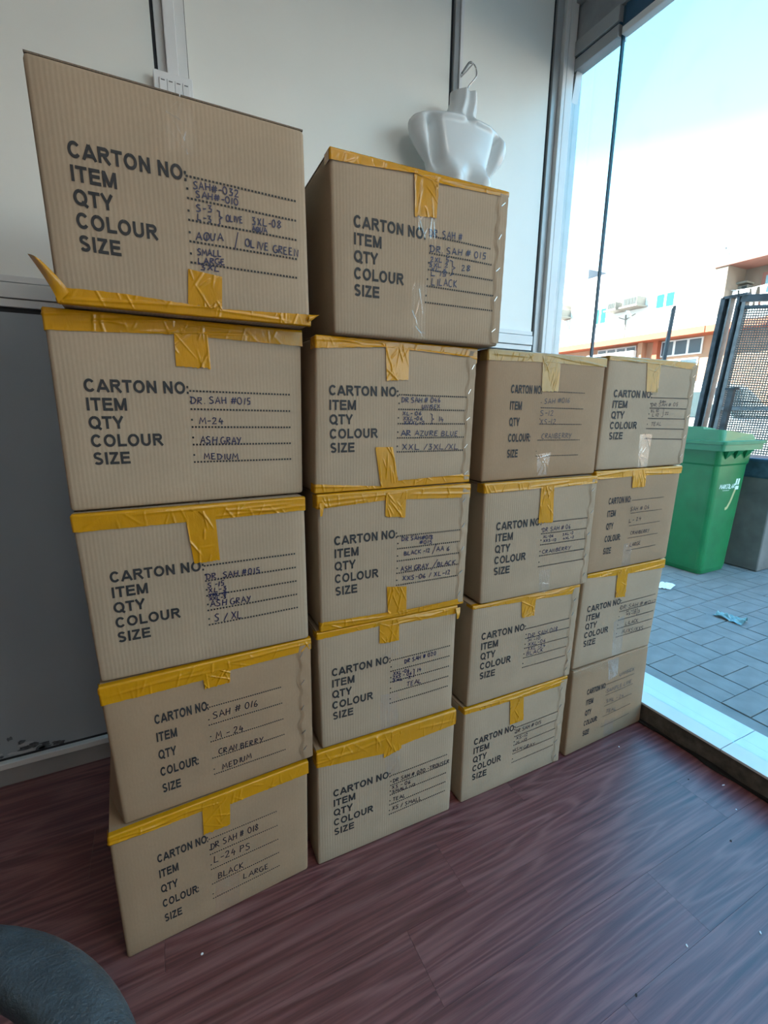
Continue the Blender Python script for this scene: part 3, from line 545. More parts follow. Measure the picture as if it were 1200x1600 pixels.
LABELS = {
 'A1': 'bottom carton of the leftmost stack, marked BLACK, L-24 and LARGE, resting on the floor',
 'A2': 'brown stapled carton marked M-24 CRAN BERRY, second from the floor in the leftmost stack',
 'A3': 'carton marked ASH GRAY and S / XL, middle of the leftmost stack of five',
 'A4': 'carton marked ASH GRAY M-24 MEDIUM, second from the top of the leftmost stack',
 'A5': 'topmost carton of the leftmost stack, marked AQUA / OLIVE GREEN, amber tape along its bottom edge',
 'B1': 'bottom carton of the second stack from the left, marked TROUSER, TEAL and SMALL',
 'B2': 'carton marked TEAL with item 020, second from the floor in the second stack from left',
 'B3': 'carton marked ASH GRAY / BLACK, amber tape tabs above and below, middle of the second stack',
 'B4': 'carton marked AZURE BLUE with XXL /3XL/XL, amber tape on top and bottom edges',
 'B5': 'carton marked LILACK, topmost of the second stack, in front of the white torso form',
 'C1': 'bottom carton of the third stack from the left, marked ASH GRAY, resting on floor',
 'C2': 'carton marked 018 BLACK, second from the floor in the third stack from left',
 'C3': 'pale carton marked 06 CRANBERRY with a stapled edge, second from top of third stack',
 'C4': 'brown carton marked S-12 and XS-12 CRANBERRY, topmost of the third stack from left',
 'D1': 'bottom carton of the stack by the window, clear tape over its top edge, marked TEAL',
 'D2': 'carton marked LILACK, second from the floor in the stack beside the window',
 'D3': 'brown carton marked L-24 CRANBERRY, second from the top beside the window',
 'D4': 'topmost carton of the stack beside the window, marked TEAL, in front of green bin'}
STYLE2 = {'A1', 'A2', 'C4', 'D1', 'D3'}
BROWN = {'A1', 'A2', 'C4', 'D3', 'D1'}
PEN = {'A1': PEN_DARK, 'A2': PEN_DARK, 'C4': PEN_GREY, 'D1': PEN_GREY, 'D3': PEN_DARK, 'B1': PEN_DARK, 'C1': PEN_DARK, 'D4': PEN_DARK, 'D2': PEN_DARK}
LINES = ['CARTON NO', 'ITEM', 'QTY', 'COLOUR', 'SIZE']
stm = MB().bar((-.0055, -.0011, -.006), (.0055, -.0011, .006), .0016, .0012, (0, 1, 0)).mesh('staple'); stm.materials.append(STAPLE)
DEPTH = .50

def interp(pts, x):
    if x <= pts[0][0]: return pts[0][1]
    for (a, b), (c, d) in zip(pts[:-1], pts[1:]):
        if x <= c: return b + (d-b)*(x-a)/max(c-a, 1e-6)
    return pts[-1][1]

def make_carton(key, D):
    rng = random.Random(hash_key(key)); seed = rng.uniform(0, 50)
    h = D['h']; uBL, uBR, uTL, uTR = D['u']
    root = empty('cardboard_carton', (D['x'], D['y'], D['z']), D['th'])
    tag(root, LABELS[key], 'carton', 'taped cartons stacked against the wall')
    cb = CB_BROWN if key in BROWN else CB_GREY
    def uL(v): return uBL + (uTL-uBL)*v/h
    def uR(v): return uBR + (uTR-uBR)*v/h
    bul = rng.uniform(.001, .004)
    def disp(u, v):
        a = (u-uL(v))/(uR(v)-uL(v)); b = v/h
        if not (0 < a < 1 and 0 < b < 1): return 0.0
        fade = min(1, a*9, (1-a)*9, b*9, (1-b)*9)
        return bul*math.sin(math.pi*a)*math.sin(math.pi*b) + fade*.0016*noise.noise((u*9+seed, v*9, seed))
    def S(u, v, off):
        """carton skin: front, wrapping round to the left side, top and bottom"""
        if v > h: return (u, v-h, h+off+.0022)
        if v < 0: return (u, -v, -off)
        if u < uL(v): return (uL(v)-off, uL(v)-u, v)
        return (u, -off-disp(u, v), v)
    # ---- body
    r = .009
    def coords(L, nn): return [0, r*.35, r] + [r + (L-2*r)*k/nn for k in range(1, nn)] + [L-r, L-r*.35, L]
    wd = 1.0; cu = coords(.5, 14); cv = coords(h, 12); cdp = coords(DEPTH, 5)
    bm = MB(); idx = {}
    def vert(a, b, c):
        k = (round(a, 5), round(b, 5), round(c, 5))
        if k in idx: return idx[k]
        p = Vector((a, b, c)); q = Vector((min(max(a, r), .5-r), min(max(b, r), DEPTH-r), min(max(c, r), h-r))); d = p-q
        if d.length > 1e-7: p = q + d.normalized()*r
        u = uL(p.z) + (uR(p.z)-uL(p.z))*p.x/.5
        y = p.y
        if b == 0: y -= disp(u, p.z)
        bow = .004*math.sin(math.pi*min(max(p.z/h, 0), 1))*math.sin(math.pi*p.y/DEPTH)
        if a == 0: u -= bow
        if a == .5: u += bow
        if key == 'A2' and a < .25:      # crushed lower left side bulging out
            u -= .034*max(0, 1-p.z/.22)*min(1, p.y/.10)*(1-a/.25)
        bm.v.append((u, y, p.z)); idx[k] = len(bm.v)-1; return idx[k]
    def face(A, B, fn, flip):
        for i in range(len(A)-1):
            for j in range(len(B)-1):
                q = [fn(A[i], B[j]), fn(A[i+1], B[j]), fn(A[i+1], B[j+1]), fn(A[i], B[j+1])]
                bm.f.append(tuple(q[::-1] if flip else q))
    face(cu, cv, lambda a, b: vert(a, 0, b), False); face(cu, cv, lambda a, b: vert(a, DEPTH, b), True)
    face(cdp, cv, lambda a, b: vert(0, a, b), True); face(cdp, cv, lambda a, b: vert(.5, a, b), False)
    face(cu, cdp, lambda a, b: vert(a, b, h), False); face(cu, cdp, lambda a, b: vert(a, b, 0), True)
    bm.build('body', cb, root, smooth=True)
    # ---- top flaps meeting in the middle
    um = (uTL+uTR)/2
    MB().box(uTL+.002, um-.0012, .003, DEPTH-.004, h-.0008, h+.0022).build('top_flap', CB_EDGE if key in ('A5', 'B5') else cb, root)
    MB().box(um+.0012, uTR-.002, .003, DEPTH-.004, h-.0008, h+.0022).build('top_flap', CB_EDGE if key in ('A5', 'B5') else cb, root)
    # ---- print
    P1, P2, P3, d0, d1, e0, e1 = D['text']
    ratio = .52 if key in STYLE2 else .70
    pitch = (P1[1]-P3[1])/(4+ratio); cap = pitch*ratio
    sxs = (P2[0]-P1[0])/(word_width('CARTON NO')*cap)
    tx = (P1[0]+P3[0])/2
    fn = lambda u, v: S(u, v, .0011)
    for k, t in enumerate(LINES):
        mb = MB()
        base = P1[1]-cap-k*pitch
        ue = bold_text(mb, t, tx, base, cap, sxs, fn)
        if k == 0 or (key in STYLE2 and k == 3): bold_text(mb, ':', ue-.002, base, cap*.92, sxs, fn)
        mb.build('printed_word', INK, root)
    fine_dots = key in ('C4', 'D1', 'D3'); dp = .0042 if fine_dots else (.0058 if key in STYLE2 else .0073)
    ds = .0027 if fine_dots else (.0034 if key in STYLE2 else .0043)
    def dot(mb, u, v, s=ds):
        mb.add([fn(u-s/2, v-s/2), fn(u+s/2, v-s/2), fn(u+s/2, v+s/2), fn(u-s/2, v+s/2)], [(0, 1, 2, 3)])
    for k in range(5):
        mb = MB(); t = k/4; a = (d0[0]+(e0[0]-d0[0])*t, d0[1]+(e0[1]-d0[1])*t); b = (d1[0]+(e1[0]-d1[0])*t, d1[1]+(e1[1]-d1[1])*t)
        if key in ('D1', 'D3') and k == 4: a = (a[0], a[1])
        m = int((b[0]-a[0])/dp)
        for i in range(m+1): dot(mb, a[0]+(b[0]-a[0])*i/m, a[1]+(b[1]-a[1])*i/m)
        if k > 0 and not (key in STYLE2 and k == 3): dot(mb, a[0], a[1]+cap*.62)
        mb.build('dotted_line', INK, root)
    # ---- handwriting
    pen = .0024 if key[0] in 'AB' else .0021
    for (t, u0, v0, u1, v1, hh) in D['hw']:
        mb = MB()
        hand_text(mb, t, u0, v0, u1, v1, max(hh, .006), pen*(1.25 if t in ('AR', '--') else 1), lambda u, v: S(u, v, .0014), rng)
        mb.build('handwriting', PEN.get(key, PEN_BLUE), root)
    # ---- tape
    def creases(n, u0, u1, v0, v1, amp):
        out = []
        for _ in range(n):
            a = rng.gauss(math.pi/2, .55)
            out.append((rng.uniform(u0, u1), rng.uniform(v0, v1), math.cos(a), math.sin(a), rng.uniform(.012, .05), rng.uniform(.0011, .0023), amp*rng.uniform(.4, 1.1)))
        return out
    def crease(cs, u, v):
        s = 0.0
        for (cu_, cv_, dx, dy, ln, wd_, am) in cs:
            x = u-cu_; y = v-cv_; al = x*dx+y*dy; ac = -x*dy+y*dx
            if abs(al) < ln and abs(ac) < wd_*3: s += am*math.exp(-(ac/wd_)**2)*(1-(al/ln)**2)
        return min(s, .004)
    def tape(kind): return CLEAR if kind == 'c' else (AMBER_THIN if key in ('C4', 'D4') else AMBER)
    for kind, pts in D['band']:
        topb = kind == 't'
        wrapl = .035 if topb else .012
        ul = min(uL(h), pts[0][0]) - wrapl if key != 'D2' else .02
        ur = (uTR if topb else uBR) + .0008
        over = .014
        cs = creases(26 if key != 'D1' else 50, ul, ur, (h-.06) if topb else 0, h if topb else .06, .0022)
        # nearly horizontal folds along the edge
        for _ in range(4):
            cs.append((rng.uniform(.05, .45), (h-rng.uniform(.004, .03)) if topb else rng.uniform(.004, .03), 1.0, rng.uniform(-.12, .12), rng.uniform(.06, .16), .0028, .0022))
        def fnb(s, t):
            u = ul + (ur-ul)*s
            vb = interp(pts, u) + .0011*noise.noise((u*60+seed, 3, 1))
            if topb:
                L = h-vb; v = vb + (L+over)*t
                if v > h: uu = max(u, uTL+.001)
                else: uu = u
                off = .0022 + crease(cs, u, v) if v <= h else .0006
                if v > h-.0035 and v <= h: off = .0022
                return S(uu, v, off)
            v = vb*(1-t) - .010*t
            uu = max(u, uBL+.001) if v < 0 else u
            return S(uu, v, .0022 + crease(cs, u, v) if v >= 0 else .001)
        MB().grid(260, 26, fnb).build('edge_tape', CLEAR if key == 'D1' else tape('y'), root, smooth=True)
    for ti, (kind, q) in enumerate(D['tab']):
        (ax, ay), (bx, by), (cx, cy), (dx_, dy_) = q
        cs = creases(12 if kind == 'y' else 8, min(ax, dx_), max(bx, cx), min(cy, dy_), max(ay, by), .0024)
        ov = .0030 if kind == 'y' else .0018
        def fnt(s, t):
            u = (ax+(bx-ax)*s)*(1-t) + (dx_+(cx-dx_)*s)*t
            v = (ay+(by-ay)*s)*(1-t) + (dy_+(cy-dy_)*s)*t
            if t > .85: v += .004*noise.noise((s*9+ti*7+seed, 2, 5))*(t-.85)/.15
            v = min(max(v, .0004), h-.0004)
            return S(u, v, ov + crease(cs, u, v))
        MB().grid(40, 50, fnt).build('clear_tape' if kind == 'c' else 'tape_tab', tape(kind), root, smooth=True)
    # ---- stapled joint
    if 'staple' in D:
        su = [p[0] for p in D['staple']]; s0 = sum(su)/len(su)
        def fnf(s, t):
            v = h*.02 + h*.96*t
            a = s0 - .012 + .006*noise.noise((v*30+seed, 1, 1)) + .004*math.cos(v/h*2*math.pi*5)
            u = a + (uR(v)-.0015-a)*s
            return S(u, v, .0006 + (.0026 if .12 < s else 0.0) + .0016*noise.noise((u*40, v*40, seed)))
        MB().grid(10, 60, fnf).build('joint_flap', cb, root, smooth=True)
        for (u, v) in D['staple']:
            o = link('staple', stm, None, root); o.location = (u, -.0045-disp(u, v), v); o.rotation_euler = (0, rng.uniform(-.25, .25), 0)
    # ---- loose tape ends
    if key == 'A5':
        MB().grid(8, 14, lambda s, t: (.004 - .038*t**1.3 + .020*s, -.005 - .016*math.sin(s*2.6)*t - .004, -.002 + .022*s*(1-t) + .082*t - .010*s*t)).build('loose_tape', AMBER, root, smooth=True)
        MB().grid(8, 6, lambda s, t: (.512 + .028*s, -.006 - .006*math.sin(t*3), .006 + .020*s + .018*t*(1-s))).build('loose_tape', AMBER, root, smooth=True)
    if key == 'B2':
        MB().grid(6, 8, lambda s, t: (.472 + .018*s*(1-.6*t), -.006 - .008*math.sin(t*2), h-.004 - .036*t)).build('loose_tape', AMBER, root, smooth=True)
    if key == 'B3':
        MB().grid(6, 8, lambda s, t: (.004 + .014*s*(1-.6*t), -.006 - .006*math.sin(t*2), h-.02 - .036*t)).build('loose_tape', AMBER, root, smooth=True)
    return root
def hash_key(k): return sum(ord(c)*(31**i) for i, c in enumerate(k))
for key, D in CARTONS.items(): make_carton(key, D)
# ================================================================== torso form on its hook
TORSO = plain('glossy_white_plastic', (.70, .735, .745), .22, var=.02, scale=6)
CHROME = plain('chrome_wire', (.62, .62, .62), .18, 1.0)
def make_torso(loc):
    root = empty('torso_form', loc); tag(root, 'white plastic female torso display form with wire hook, hanging behind the top cartons', 'mannequin')
    prof = [(-.50, .128), (-.42, .135), (-.34, .155), (-.285, .168), (-.272, .182), (-.255, .20), (-.23, .224), (-.205, .241), (-.18, .249), (-.16, .2495),
            (-.145, .244), (-.13, .231), (-.121, .213), (-.115, .19), (-.1135, .165), (-.1125, .14), (-.111, .118), (-.106, .104), (-.098, .090), (-.088, .080), (-.07, .071), (-.04, .066), (-.015, .065), (0, .065)]
    NS = 64
    def sm(a, b, x):
        t = min(max((x-a)/(b-a), 0), 1); return t*t*(3-2*t)
    def depth(x, z, W):
        k = max(0, 1-(x/W)**2)
        neck = sm(-.13, -.085, z)
        d = (.088*(1-neck) + .060*neck)*k**(.42 if neck < .5 else .5)
        ax = abs(x)
        d -= .050*math.exp(-((ax-.158-(z+.2)*.25)/.020)**2)*sm(-.115, -.16, z)*sm(-.36, -.25, z)*min(1, k*4)
        d += .014*sm(.17, .22, ax)*sm(-.12, -.15, z)*k**.3
        d += .062*math.exp(-((ax-.080)/.050)**2-((z+.368)/.058)**2)
        d -= .012*math.exp(-(x/.022)**2)*sm(-.30, -.36, z)
        d += .010*math.exp(-((z+.125+ax*.05)/.012)**2)*sm(.015, .03, ax)*sm(.15, .10, ax)
        d -= .010*math.exp(-(x/.012)**2)*neck
        d += .007*math.exp(-((ax-.024-(z)*-.05)/.010)**2)*neck
        d -= .014*math.exp(-(x/.016)**2-((z+.115)/.018)**2)
        return max(d, 0)
    rows = []
    for (z0, w0), (z1, w1) in zip(prof[:-1], prof[1:]):
        for q in range(3):
            t = q/3; rows.append((z0+(z1-z0)*t, w0+(w1-w0)*t))
    rows.append(prof[-1])
    rings = []
    for z, W in rows:
        ring = []
        for i in range(NS+1):
            s = -math.cos(math.pi*i/NS); ring.append((s*W + .018*sm(-.115, -.03, z), -depth(s*W, z, W), z))
        for i in range(1, 12):
            s = 1-2*i/12; ring.append((s*W + .018*sm(-.115, -.03, z), .034*math.sqrt(max(0, 1-s*s)), z))
        rings.append(ring)
    MB().loft(rings).build('torso_shell', TORSO, root, smooth=True)
    hk = [(.012, .0, -.02), (.014, .0, .02), (.020, .0, .048), (.045, .0, .078), (.059, .0, .100), (.056, .0, .122), (.042, .0, .136), (.022, .0, .136), (.006, .0, .118), (-.012, .0, .092), (-.022, .0, .078)]
    P = []
    for i in range(len(hk)-1):
        a, b, c, d = (Vector(hk[max(i-1, 0)]), Vector(hk[i]), Vector(hk[i+1]), Vector(hk[min(i+2, len(hk)-1)]))
        for q in range(5):
            t = q/5; P.append(.5*((2*b)+(c-a)*t+(2*a-5*b+4*c-d)*t*t+(3*b-a-3*c+d)*t**3))
    P.append(Vector(hk[-1])); P = [p + Vector((.026, 0, 0)) for p in P]
    MB().tube(P, .0030, 8).build('wire_hook', CHROME, root, smooth=True)
    sleeve = [p + Vector((0, 0, .0002)) for p in P[-18:-3]]
    MB().tube(sleeve, .0046, 8).build('hook_sleeve', plain('grey_rubber_sleeve', (.20, .22, .22), .4), root, smooth=True)
    return root
make_torso((1.309, 1.93, 2.773))

# ================================================================== light switch
ls = empty('light_switch', (.1695, YW-.030, 2.50)); tag(ls, 'white four-gang light switch under the cable trunking, above the leftmost carton stack', 'switch')
MB().box(-.062, .062, -.012, .030, -.045, .072).build('switch_plate', PLASTIC_W, ls, bevel=.003)
for k in range(4):
    x = -.046 + k*.0245
    b = MB().box(x+.0008, x+.0235, -.0165, -.010, -.022, .050).build('rocker', PLASTIC_W, ls, bevel=.0015)
    MB().box(x+.006, x+.018, -.0172, -.016, .042, .045).build('indicator', SWITCH_MARK, b)

# ================================================================== chair in the near corner
LEATHER = plain('dark_teal_leatherette', (.045, .064, .078), .40, var=.3, scale=26, bump=1.0, bscale=190, spec=.6)
BLACKP = plain('black_plastic', (.02, .021, .023), .45, var=.2)
ch = empty('armchair', (-.49, .42, 0)); tag(ch, 'dark leatherette chair with a curved padded back rail, near corner of the room', 'chair')
rings = []
for i in range(73):
    a = R(-75 + 245*i/72); ring = []
    for k in range(24):
        b = 2*math.pi*k/24; cx, cz = math.cos(b), math.sin(b)
        px = math.copysign(abs(cx)**.75, cx)*.047; pz = math.copysign(abs(cz)**.7, cz)*.036
        rr = .374 + px; zz = .626 + pz - .010*px/.047
        ring.append((rr*math.cos(a), rr*math.sin(a), zz))
    rings.append(ring)
MB().loft(rings).build('back_rail', LEATHER, ch, smooth=True)
seat = []
for r_, z_ in ((.02, .36), (.20, .36), (.235, .375), (.245, .41), (.24, .445), (.215, .462), (.02, .468)):
    seat.append([(r_*math.cos(2*math.pi*k/40), r_*math.sin(2*math.pi*k/40), z_) for k in range(40)])
MB().loft(seat).build('seat', LEATHER, ch, smooth=True)
for ang in (-60, 25, 100, 165):
    a = R(ang); MB().tube([(.22*math.cos(a), .22*math.sin(a), .39), (.30*math.cos(a), .30*math.sin(a), .44), (.345*math.cos(a), .345*math.sin(a), .60)], .011, 10).build('rail_post', BLACKP, ch, smooth=True)
for ang in (-30, 60, 150, 240):
    a = R(ang); MB().tube([(.17*math.cos(a), .17*math.sin(a), .37), (.24*math.cos(a), .24*math.sin(a), .001)], .014, 10).build('leg', BLACKP, ch, smooth=True)

# ================================================================== specks on the floor
SPECK = plain('white_paper_scrap', (.85, .85, .84), .7)
def speck(x, y, sx_, sy_, rz, label, mat=SPECK, cat='scrap', group='scraps on the wooden floor'):
    m = MB(); n_ = 9
    top = [(sx_*math.cos(2*math.pi*k/n_)*(.8+.3*noise.noise((k*2.1, x*9, y))), sy_*math.sin(2*math.pi*k/n_)*(.8+.3*noise.noise((k*1.7, y*9, x))), .0022) for k in range(n_)]
    m.loft([[(p[0], p[1], .0002) for p in top], top]); o = m.build('floor_scrap', mat)
    o.location = (x, y, 0); o.rotation_euler = (0, 0, rz); tag(o, label, cat, group)
DARKSP = plain('dark_crumb', (.03, .025, .02), .8)
speck(-.009, 1.072, .0042, .0035, .3, 'white paper scrap on the floor in front of the leftmost bottom carton')
speck(1.725, 1.105, .0035, .003, 1.0, 'tiny white scrap on the floor just before the window-side bottom carton')
speck(1.202, .500, .0055, .0026, .9, 'white oblong scrap lying in the middle of the open floor, lower right')
speck(1.425, .427, .0058, .0026, .7, 'white oblong scrap on the floor nearest the right edge of the photo')
speck(1.910, .778, .0085, .0028, -.2, 'slender white chip on the floor beside the tiled window sill')
speck(1.828, .691, .0035, .003, .2, 'small white crumb on the floor below the window sill')
speck(1.815, .857, .003, .003, .2, 'small dark crumb on the floor close to the window sill', DARKSP)
speck(1.668, .627, .0045, .004, .2, 'dark crumb on the bluish sunlit patch of floor', DARKSP)
speck(.973, .490, .0042, .003, .5, 'dark crumb alone on the floor at the bottom of the photo', DARKSP)

# ================================================================== green wheelie bin
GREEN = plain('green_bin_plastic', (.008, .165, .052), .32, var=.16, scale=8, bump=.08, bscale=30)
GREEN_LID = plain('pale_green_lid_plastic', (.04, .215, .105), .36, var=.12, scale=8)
def rrect(x0, x1, y0, y1, z, r, n=5):
    out = []
    for cx, cy, a0 in ((x1-r, y1-r, 0), (x0+r, y1-r, 90), (x0+r, y0+r, 180), (x1-r, y0+r, 270)):
        for k in range(n+1):
            a = R(a0+90*k/n); out.append((cx+r*math.cos(a), cy+r*math.sin(a), z))
    return out
wb_ = empty('wheelie_bin', (4.27, 2.37, GZ)); tag(wb_, 'green plastic wheelie bin with closed lid, on the pavement beyond the window', 'bin')
ox, oy = 4.27, 2.37
def rr(x0, x1, y0, y1, z, r): return [(p[0]-ox, p[1]-oy, p[2]-GZ) for p in rrect(x0, x1, y0, y1, z, r)]
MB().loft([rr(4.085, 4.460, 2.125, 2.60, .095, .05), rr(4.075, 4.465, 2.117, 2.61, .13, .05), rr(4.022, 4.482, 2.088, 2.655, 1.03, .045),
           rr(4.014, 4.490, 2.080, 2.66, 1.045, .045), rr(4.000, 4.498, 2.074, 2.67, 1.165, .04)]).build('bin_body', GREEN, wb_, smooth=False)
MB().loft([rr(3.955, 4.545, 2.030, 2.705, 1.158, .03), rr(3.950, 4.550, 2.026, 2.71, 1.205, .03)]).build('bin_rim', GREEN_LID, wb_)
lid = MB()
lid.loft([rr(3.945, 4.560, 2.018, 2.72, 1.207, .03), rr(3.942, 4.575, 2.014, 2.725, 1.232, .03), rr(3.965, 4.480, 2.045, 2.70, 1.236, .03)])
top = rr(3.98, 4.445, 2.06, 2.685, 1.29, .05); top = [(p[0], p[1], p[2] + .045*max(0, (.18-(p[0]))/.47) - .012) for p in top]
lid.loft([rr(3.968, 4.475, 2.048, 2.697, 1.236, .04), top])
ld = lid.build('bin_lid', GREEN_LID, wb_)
MB().hexa([(-.28, -.16, 1.205), (-.06, -.16, 1.185), (-.06, .20, 1.185), (-.28, .20, 1.205), (-.27, -.14, 1.252), (-.09, -.14, 1.234), (-.09, .18, 1.234), (-.27, .18, 1.252)]).build('lid_hump', GREEN_LID, ld)
for k in range(3):
    x = 4.10 + k*.135; g = MB()
    g.add([(x-ox-.05, 2.073-oy, 1.158-GZ), (x-ox+.05, 2.073-oy, 1.158-GZ), (x-ox, 2.077-oy, 1.085-GZ), (x-ox-.05, 2.035-oy, 1.158-GZ), (x-ox+.05, 2.035-oy, 1.158-GZ)],
          [(0, 2, 1), (0, 1, 4, 3), (0, 3, 2), (1, 2, 4), (3, 4, 2)])
    g.build('rim_gusset', GREEN, wb_)
for x in (4.11, 4.42):
    MB().tube([(x-ox-.025, .235, .10), (x-ox+.025, .235, .10)], .10, 20).build('wheel', BLACKP, wb_)
def binface(x, z, off=.002): return (x-ox, 2.117-(z-.13)*(2.117-2.088)/.90-off-oy, z-GZ)
WHITE_PRINT = plain('white_bin_print', (.72, .85, .78), .5)
mb = MB(); hand_text(mb, 'MARCOLAR', 4.115, .842, 4.335, .836, .034, .007, lambda a, b: binface(a, b), random.Random(3))
hand_text(mb, '-----', 4.165, .818, 4.26, .815, .014, .004, lambda a, b: binface(a, b), random.Random(4)); mb.build('bin_lettering', WHITE_PRINT, wb_)
mb = MB()
for x in (4.345, 4.378): mb.grid(2, 4, lambda s, t: binface(x-.011+.022*s+.006*t, .862+.052*t))
mb.grid(3, 3, lambda s, t: binface(4.345+.05*s, .822+.03*t)); mb.build('bin_logo', WHITE_PRINT, wb_)
mb = MB(); ribbon(mb, [(4.255, .66), (4.285, .67), (4.315, .72), (4.345, .80), (4.36, .84)], .026, lambda a, b: binface(a, b, .0012)); mb.build('curved_streak', plain('tan_streak', (.42, .42, .20), .6), wb_)  # curved tan streak laid on the bin face

# ------------------------------------------------------------------ grey bin beside it
GREYB = plain('weathered_grey_plastic', (.13, .13, .122), .6, var=.22, scale=7, bump=.15, bscale=40)
LINER = plain('dark_blue_bin_liner', (.035, .075, .11), .3, var=.4, scale=16, bump=.6, bscale=22)
gb = empty('grey_bin', (4.83, 2.18, GZ)); tag(gb, 'grey square litter bin with dark blue liner, right beside the green wheelie bin', 'bin')
def r2_(x0, x1, y0, y1, z, r): return [(p[0]-4.83, p[1]-2.18, p[2]-GZ) for p in rrect(x0, x1, y0, y1, z, r)]
MB().loft([r2_(4.626, 5.04, 1.950, 2.41, .100, .015), r2_(4.612, 5.055, 1.935, 2.425, .93, .015)]).build('bin_body', GREYB, gb)
MB().loft([r2_(4.64, 5.03, 1.96, 2.40, .09, .01), r2_(4.64, 5.03, 1.96, 2.40, .1, .01)]).build('bin_foot', BLACKP, gb)
nr = []
for t in range(8):
    z = .91 + .155*t/7; rg = r2_(4.606, 5.06, 1.929, 2.431, z, .02)
    nr.append([(p[0]+.008*noise.noise((p[0]*14, p[1]*14, z*20)), p[1]+.008*noise.noise((p[0]*14, p[1]*14, z*20+9)), p[2]+(.012*noise.noise((p[0]*20, p[1]*20, 2)) if t == 7 else 0)) for p in rg])
MB().loft(nr).build('liner', LINER, gb, smooth=True)

# ------------------------------------------------------------------ litter on the pavement
BAG = plain('teal_plastic_bag', (.20, .36, .37), .3, var=.3, scale=20)
def sheet(name, quad, amp, mat, label, cat, seed):
    c = [Vector((q[0], q[1], 0)) for q in quad]; ctr = sum(c, Vector())/len(c)
    m = MB(); N = 18
    def f(s, t):
        p = (c[0]*(1-s)+c[1]*s)*(1-t) + (c[3]*(1-s)+c[2]*s)*t - ctr
        return (p.x, p.y, .004 + amp*abs(noise.noise((s*3.1+seed, t*3.1, seed)))*1.6*math.sin(math.pi*min(max(s, .03), .97))**.4)
    m.grid(N, N, f); o = m.build(name, mat, smooth=False); o.location = (ctr.x, ctr.y, GZ); tag(o, label, cat); return o
sheet('plastic_bag', [(3.328, 1.604), (3.418, 1.583), (3.436, 1.444), (3.33, 1.43)], .045, BAG, 'crumpled teal plastic bag lying on the grey pavers outside', 'bag', 3.3)
sheet('paper_sheet', [(3.616, 2.158), (3.66, 2.06), (3.523, 2.02), (3.458, 2.09)], .015, SPECK, 'white paper litter on the pavers beside the cartons, under the green bin', 'paper', 8.8)

# ================================================================== steel mesh gate and posts beyond
STEEL = plain('dark_weathered_steel', (.05, .062, .07), .5, .3, var=.5, scale=12, bump=.2, bscale=50)
STEEL_L = plain('pale_worn_steel', (.19, .205, .205), .5, .3, var=.25, scale=12)
WIREM = plain('grey_mesh_wire', (.10, .11, .105), .5, .3, var=.2)
GX = 6.2; RZ = GZ - .014
mg = empty('mesh_gate', (GX, 3.3, RZ)); tag(mg, 'tall dark steel frame with wire mesh, leaning slightly, behind the bins', 'gate')
def gy(y_top, z): return y_top + (2.78-z)*.0655 - 3.3
def post(name, y_top, wd, z0, z1, mat, dx=0.0, dp=.10):
    MB().bar((dx, gy(y_top, z0), z0-RZ), (dx, gy(y_top, z1), z1-RZ), dp, wd, (0, 1, 0)).build(name, mat, mg, bevel=.004)
post('channel_post', 3.428, .050, RZ, 2.775, STEEL); post('channel_web', 3.372, .060, RZ, 2.765, STEEL, .03, .03)
post('channel_post', 3.345, .014, RZ, 2.79, STEEL_L, 0)
post('channel_post', 3.262, .030, RZ, 2.77, STEEL); post('channel_post', 3.205, .040, RZ, 2.775, STEEL_L, 0, .06); post('channel_post', 3.235, .02, RZ, 2.76, STEEL, .02, .04)
post('channel_post', 1.60, .06, RZ, 2.60, STEEL)
MB().bar((0, gy(3.43, 2.77), 2.772-RZ), (0, gy(3.18, 2.77), 2.772-RZ), .10, .03).build('top_plate', STEEL, mg)
MB().bar((0, gy(3.24, 2.74), 2.735-RZ), (0, gy(1.60, 2.6), 2.50-RZ), .07, .075).build('top_rail', STEEL, mg)
MB().bar((0, gy(3.24, 2.64), 2.645-RZ), (0, gy(1.60, 2.5), 2.41-RZ), .05, .03).build('top_rail', STEEL, mg)
MB().bar((0, gy(3.22, 1.5), 1.505-RZ), (0, gy(1.60, 1.5), 1.49-RZ), .05, .038).build('cross_rail', STEEL_L, mg)
MB().bar((0, gy(3.22, .2), .22-RZ), (0, gy(1.60, .2), .22-RZ), .05, .05).build('cross_rail', STEEL, mg)
wm = MB()
z = .28
while z < 2.62:
    wm.bar((0, gy(3.19, z), z-RZ), (0, gy(1.60, z), z-.22*(z/2.6)-RZ if z > 1.6 else z-.02-RZ), .008, .0135); z += .026
y = 3.17
while y > 1.62:
    wm.bar((.006, gy(y, .25), .25-RZ), (.006, gy(y, 2.6), 2.62-(3.2-y)*.14-RZ), .006, .009, (0, 1, 0)); y -= .026
wm.build('wire_mesh', WIREM, mg)
sp = empty('short_post', (5.9, 3.20, RZ)); tag(sp, 'short dark steel post with a flat cap standing in front of the mesh gate', 'post')
MB().bar((0, .0, 0), (0, -.115, 1.63), .06, .052, (0, 1, 0)).build('post_shaft', STEEL, sp)
MB().box(-.05, .05, -.165, -.065, 1.63, 1.655).build('post_cap', STEEL, sp)
sp.location = (5.9, 3.155, GZ-.0139)
pp = empty('steel_pole', (5.0, 3.415, GZ)); tag(pp, 'thin two-tone steel pole rising behind the topmost window-side carton', 'pole')
MB().bar((0, 0, 0), (0, -.165, 2.45), .022, .022, (0, 1, 0)).build('pole_dark_side', STEEL, pp)
MB().bar((0, .020, 0), (0, -.147, 2.43), .022, .016, (0, 1, 0)).build('pole_pale_side', STEEL_L, pp)

